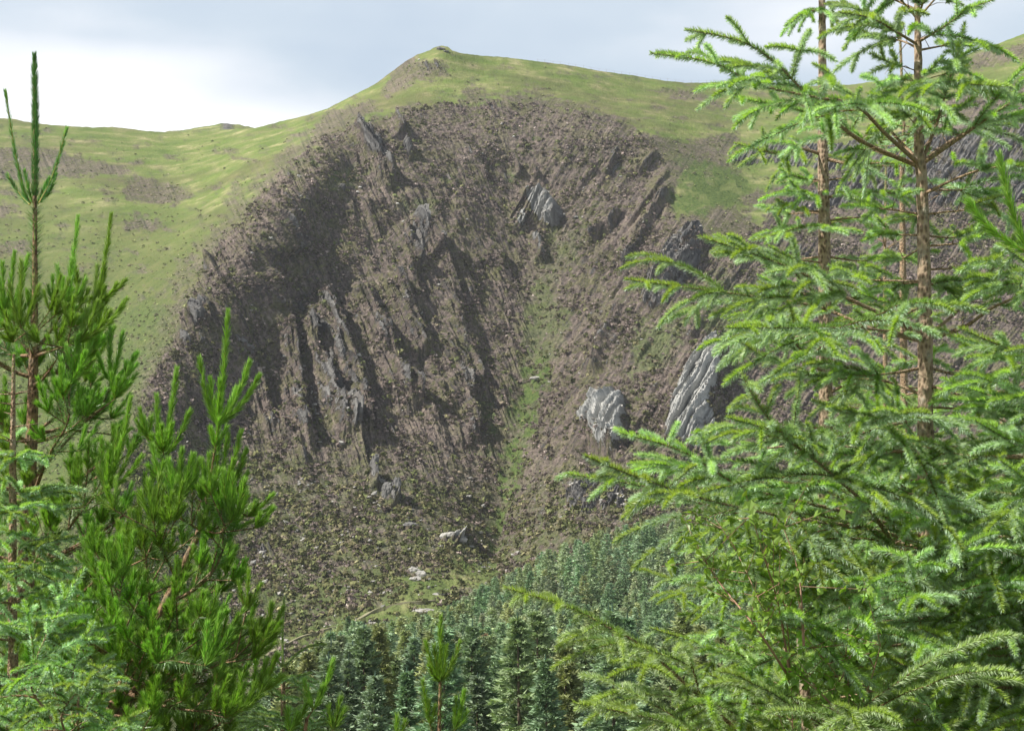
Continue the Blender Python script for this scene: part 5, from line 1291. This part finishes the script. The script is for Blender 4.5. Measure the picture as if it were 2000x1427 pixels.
P2 = Tree("pine_tree", "broad leaning pine with bunches of bright upright candles before the dark left flank", "pine", 8.0, 190, PK, M_PBARK,
          [(190, 1500, .045), (215, 1400, .036), (255, 1310, .030), (312, 1200, .024), (355, 1110, .019), (392, 1030, .015), (405, 980, .012)], twigm=M_PBARK, fmat=M_PINE)
for pts, r0, sh, tw in [
 ([(400, 990), (412, 930), (424, 832)], .012, [(445, 610), (390, 702), (486, 708), (505, 735), (411, 742), (430, 745, -.1), (460, 760, .1)], 2),
 ([(398, 1010), (365, 940), (325, 900), (315, 898)], .010, [(345, 722), (283, 822), (306, 775), (370, 805), (335, 830, -.1), (310, 850, -.2)], 3),
 ([(404, 990), (430, 980), (408, 1015), (415, 1005)], .008, [(470, 845), (480, 880), (445, 850), (425, 870), (395, 900), (482, 925), (455, 900, -.1)], 5),
 ([(392, 1035), (430, 1040, -.2), (450, 1020, -.2)], .008, [(478, 940, -.2), (483, 970, -.2), (455, 930, -.2), (436, 920, -.2)], 5),
 ([(392, 1035), (350, 1010, -.3), (345, 985, -.3)], .008, [(355, 880, -.3), (330, 900, -.3), (375, 890, -.3), (318, 930, -.3), (388, 900, -.3)], 6),
 ([(325, 1180), (380, 1150, 0), (420, 1110, 0), (445, 1050, 0)], .013, [(455, 960), (470, 985), (435, 970), (462, 1030)], 8),
 ([(322, 1190), (400, 1160, .2), (440, 1120, .2)], .012, [(450, 1040, .2), (458, 1070, .2), (425, 1050, .2)], 8),
 ([(255, 1330), (330, 1330, -.2), (420, 1300, -.3), (490, 1270, -.3), (510, 1262, -.3)], .014, [(530, 1182, -.3), (492, 1215, -.3), (540, 1235, -.3), (515, 1220, -.3)], 7),
 ([(250, 1330), (330, 1345, .3), (430, 1330, .4), (495, 1340, .4)], .014, [(540, 1280, .4), (520, 1290, .4), (500, 1270, .4), (545, 1320, .4)], 8),
 ([(240, 1350), (330, 1380, -.5), (420, 1390, -.7), (470, 1390, -.7)], .013, [(520, 1330, -.7), (500, 1330, -.7), (470, 1320, -.7)], 8),
 ([(258, 1310), (235, 1240, -.4), (232, 1180, -.5), (240, 1130, -.5)], .012, [(262, 1040, -.5), (235, 1050, -.5), (215, 1060, -.5)], 8),
 ([(300, 1215), (290, 1150, -.3), (285, 1090, -.4), (280, 1060, -.4)], .012, [(300, 960, -.4), (270, 970, -.4), (255, 1000, -.4)], 8),
 ([(345, 1130), (310, 1060, -.5), (300, 1020, -.6)], .011, [(312, 930, -.6), (290, 940, -.6), (275, 960, -.6)], 8),
 ([(280, 1260), (350, 1230, -.5), (395, 1230, -.7)], .012, [(425, 1150, -.7), (400, 1160, -.7), (430, 1190, -.7), (380, 1170, -.7)], 8),
 ([(270, 1280), (340, 1290, -.7), (400, 1300, -.9)], .012, [(430, 1200, -.9), (405, 1220, -.9), (450, 1230, -.9)], 8),
 ([(240, 1350), (180, 1300, -.4), (150, 1240, -.5)], .012, [(165, 1170, -.5), (140, 1180, -.5), (120, 1200, -.5)], 8)]:
    pine_cluster(P2, pts, r0, sh, 8.0, twigs=int(tw * .75), fat=1.12)
for py_, n_, l_ in ((1200, 3, .3), (1290, 4, .42), (1350, 6, .6), (1400, 6, .72), (1450, 7, .78), (1490, 6, .8)):
    pwhorl(P2, py_, n_, l_, .1, cl=.15, side=.24, n=3, node=.24)

P3 = Tree("pine_tree", "small pine at the bottom with a leaning dark green tip before the forest", "pine", 7.5, 600, PK, M_PBARK,
          [(570, 1560, .016), (590, 1460, .011), (600, 1400, .008)], twigm=M_PBARK, fmat=M_PINE)
pine_cluster(P3, [(600, 1402), (612, 1385)], .007, [(650, 1290), (596, 1330), (630, 1340)], 7.5)
pine_cluster(P3, [(590, 1460), (640, 1440), (650, 1425)], .007, [(672, 1385), (664, 1365), (642, 1380)], 7.5)
pine_cluster(P3, [(590, 1460), (570, 1440), (565, 1430)], .007, [(562, 1385), (580, 1395), (600, 1370)], 7.5)
P4 = Tree("pine_tree", "slender upright young pine in the centre foreground with one whorl of candles", "pine", 8.5, 858, PK, M_PBARK,
          [(857, 1560, .014), (858, 1427, .011), (860, 1330, .008)], twigm=M_PBARK, fmat=M_PINE)
pine_cluster(P4, [(857, 1420), (860, 1331)], .008, [(861, 1205), (832, 1255), (897, 1255), (848, 1262), (872, 1262), (885, 1290, .1), (838, 1300, -.1)], 8.5, old0=0)
pine_cluster(P4, [(857, 1460), (845, 1430), (840, 1415)], .006, [(826, 1330), (838, 1370), (850, 1380)], 8.5)
pine_cluster(P4, [(857, 1470), (880, 1440), (888, 1425)], .006, [(906, 1350), (890, 1365), (912, 1390)], 8.5)
pine_cluster(P4, [(857, 1490), (800, 1465), (775, 1450)], .006, [(775, 1400), (790, 1410)], 8.5)
P5 = Tree("pine_tree", "pine at the right edge showing only a pair of long bright shoots", "pine", 5.6, 2150, PK, M_PBARK,
          [(2160, 1427, .04), (2150, 1000, .03), (2140, 700, .022), (2130, 400, .01)], twigm=M_PBARK, fmat=M_PINE)
pine_cluster(P5, [(2142, 640), (2070, 540), (2010, 495)], .008, [(1952, 305), (1893, 395)], 5.6, fat=1.1)
pine_cluster(P5, [(2142, 650), (2090, 500), (2060, 440)], .008, [(2010, 290), (2070, 260), (2110, 300)], 5.6, fat=1.1)

for py_, n_, l_ in ((420, 4, .25), (600, 4, .4), (760, 4, .5), (920, 5, .6), (1100, 5, .7), (1280, 5, .8)):
    pwhorl(P5, py_, n_, l_, .3, cl=.15, side=.24, n=3, azr=(20, 215))
# ------------------------------------------------------------------ birch saplings low on the right
def birch(label, D_, stems, nleaf, seed, colr=(0.22, 0.38, 0.075)):
    r = np.random.default_rng(seed)
    b = at(*stems[0][0], D_); loc = np.array([b[0], b[1], floor_z(D_)])
    root = empty("birch_sapling", tuple(loc), label, "birch")
    LV, LF, LC, o = [], [], [], 0
    for st in stems:
        pts = np.array([at(x, y, D_ + .15 * math.sin(x * .05)) for x, y in st])
        if st is stems[0]: pts = np.concatenate([[loc - [0, 0, .1]], pts])
        c = crspline(pts, .05); wd = [tube_np(c, np.linspace(.006, .0015, len(c)), 6)]
        k0 = int(len(c) * .3)
        for k in range(k0, len(c), 2):
            for _ in range(2):
                d_ = nrm(r.normal(size=3) * [1, 1, .4] + UP * .7); l_ = r.uniform(.08, .30)
                e = c[k] + d_ * l_; wd.append(tube_np([c[k], e], [.0022, .001], 3))
                for _ in range(nleaf):
                    p = c[k] + (e - c[k]) * r.uniform(.2, 1) + r.normal(size=3) * .012
                    a = nrm(r.normal(size=3) + UP * -.4); w = nrm(np.cross(a, r.normal(size=3) + UP * 1.2)); s_ = r.uniform(.017, .028)
                    nn = nrm(np.cross(a, w)) * s_ * .18
                    LV += [p, p + a * s_ * .7 + w * s_ * .62 + nn, p + a * s_ * 1.9, p + a * s_ * .7 - w * s_ * .62 + nn]
                    LF += [(o, o + 1, o + 2), (o, o + 2, o + 3)]; o += 4
                    LC += [np.array(colr) * np.exp(r.normal() * .22)] * 4
        co, f, q = [], [], 0
        for a, b_ in wd: co.append(a); f.append(b_ + q); q += len(a)
        mesh_np("stem", np.concatenate(co) - loc, np.concatenate(f), M_BIRCH, parent=root, smooth=True)
    mesh_np("leaves", np.array(LV) - loc, np.array(LF), M_LEAF, parent=root, attrs={'tint': np.array(LC)})
birch("leaning birch sapling with thin reddish stems and small bright leaves, left of the spruce trunks", 6.3, [[(1545, 1330), (1490, 1190), (1440, 1080), (1395, 1010)], [(1540, 1320), (1480, 1230), (1400, 1130), (1360, 1060)], [(1545, 1330), (1520, 1180), (1490, 1080), (1470, 1010)], [(1570, 1260), (1560, 1120), (1530, 1030)]], 9, 1)
birch("upright birch sapling with orange brown twigs directly between the two bare spruce trunks", 9.2, [[(1650, 1250), (1600, 1130), (1592, 1000)], [(1655, 1250), (1665, 1110), (1680, 1000)], [(1640, 1230), (1620, 1120), (1615, 1010)]], 4, 2)
birch("leafy birch sapling low in the tangle below the second spruce", 6.5, [[(1660, 1427), (1640, 1330), (1580, 1250), (1560, 1200)], [(1665, 1420), (1700, 1330), (1720, 1260)], [(1660, 1420), (1600, 1350), (1520, 1290)]], 9, 3)
birch("birch sapling at the lower right behind the thick spruce trunk", 10.5, [[(1900, 1427), (1880, 1330), (1850, 1230), (1840, 1180)], [(1900, 1420), (1940, 1330), (1960, 1240)]], 5, 4)

# ------------------------------------------------------------------ air
def haze_box(x0, x1, y0, y1, z0, z1, dens):
    co = [(x, y, z) for x in (x0, x1) for y in (y0, y1) for z in (z0, z1)]
    fc = [(0, 1, 3, 2), (4, 6, 7, 5), (0, 4, 5, 1), (2, 3, 7, 6), (0, 2, 6, 4), (1, 5, 7, 3)]
    m = Mat("air"); v = m.node('ShaderNodeVolumePrincipled', {'Color': (0.86, 0.92, 1.0, 1), 'Density': dens, 'Anisotropy': 0.2})
    m.l.new(v.outputs[0], m.out.inputs['Volume'])
    o = mesh_np("haze", co, np.array(fc), m.m); tag(o, "thin pale haze filling the valley", "haze", kind='stuff'); return o
zmin = float(ALL[..., 2].min()); zmax = float(ALL[..., 2].max())
haze_box(-1400, 1400, -160, 1900, zmin - 1, zmax + 4, 0.00007)
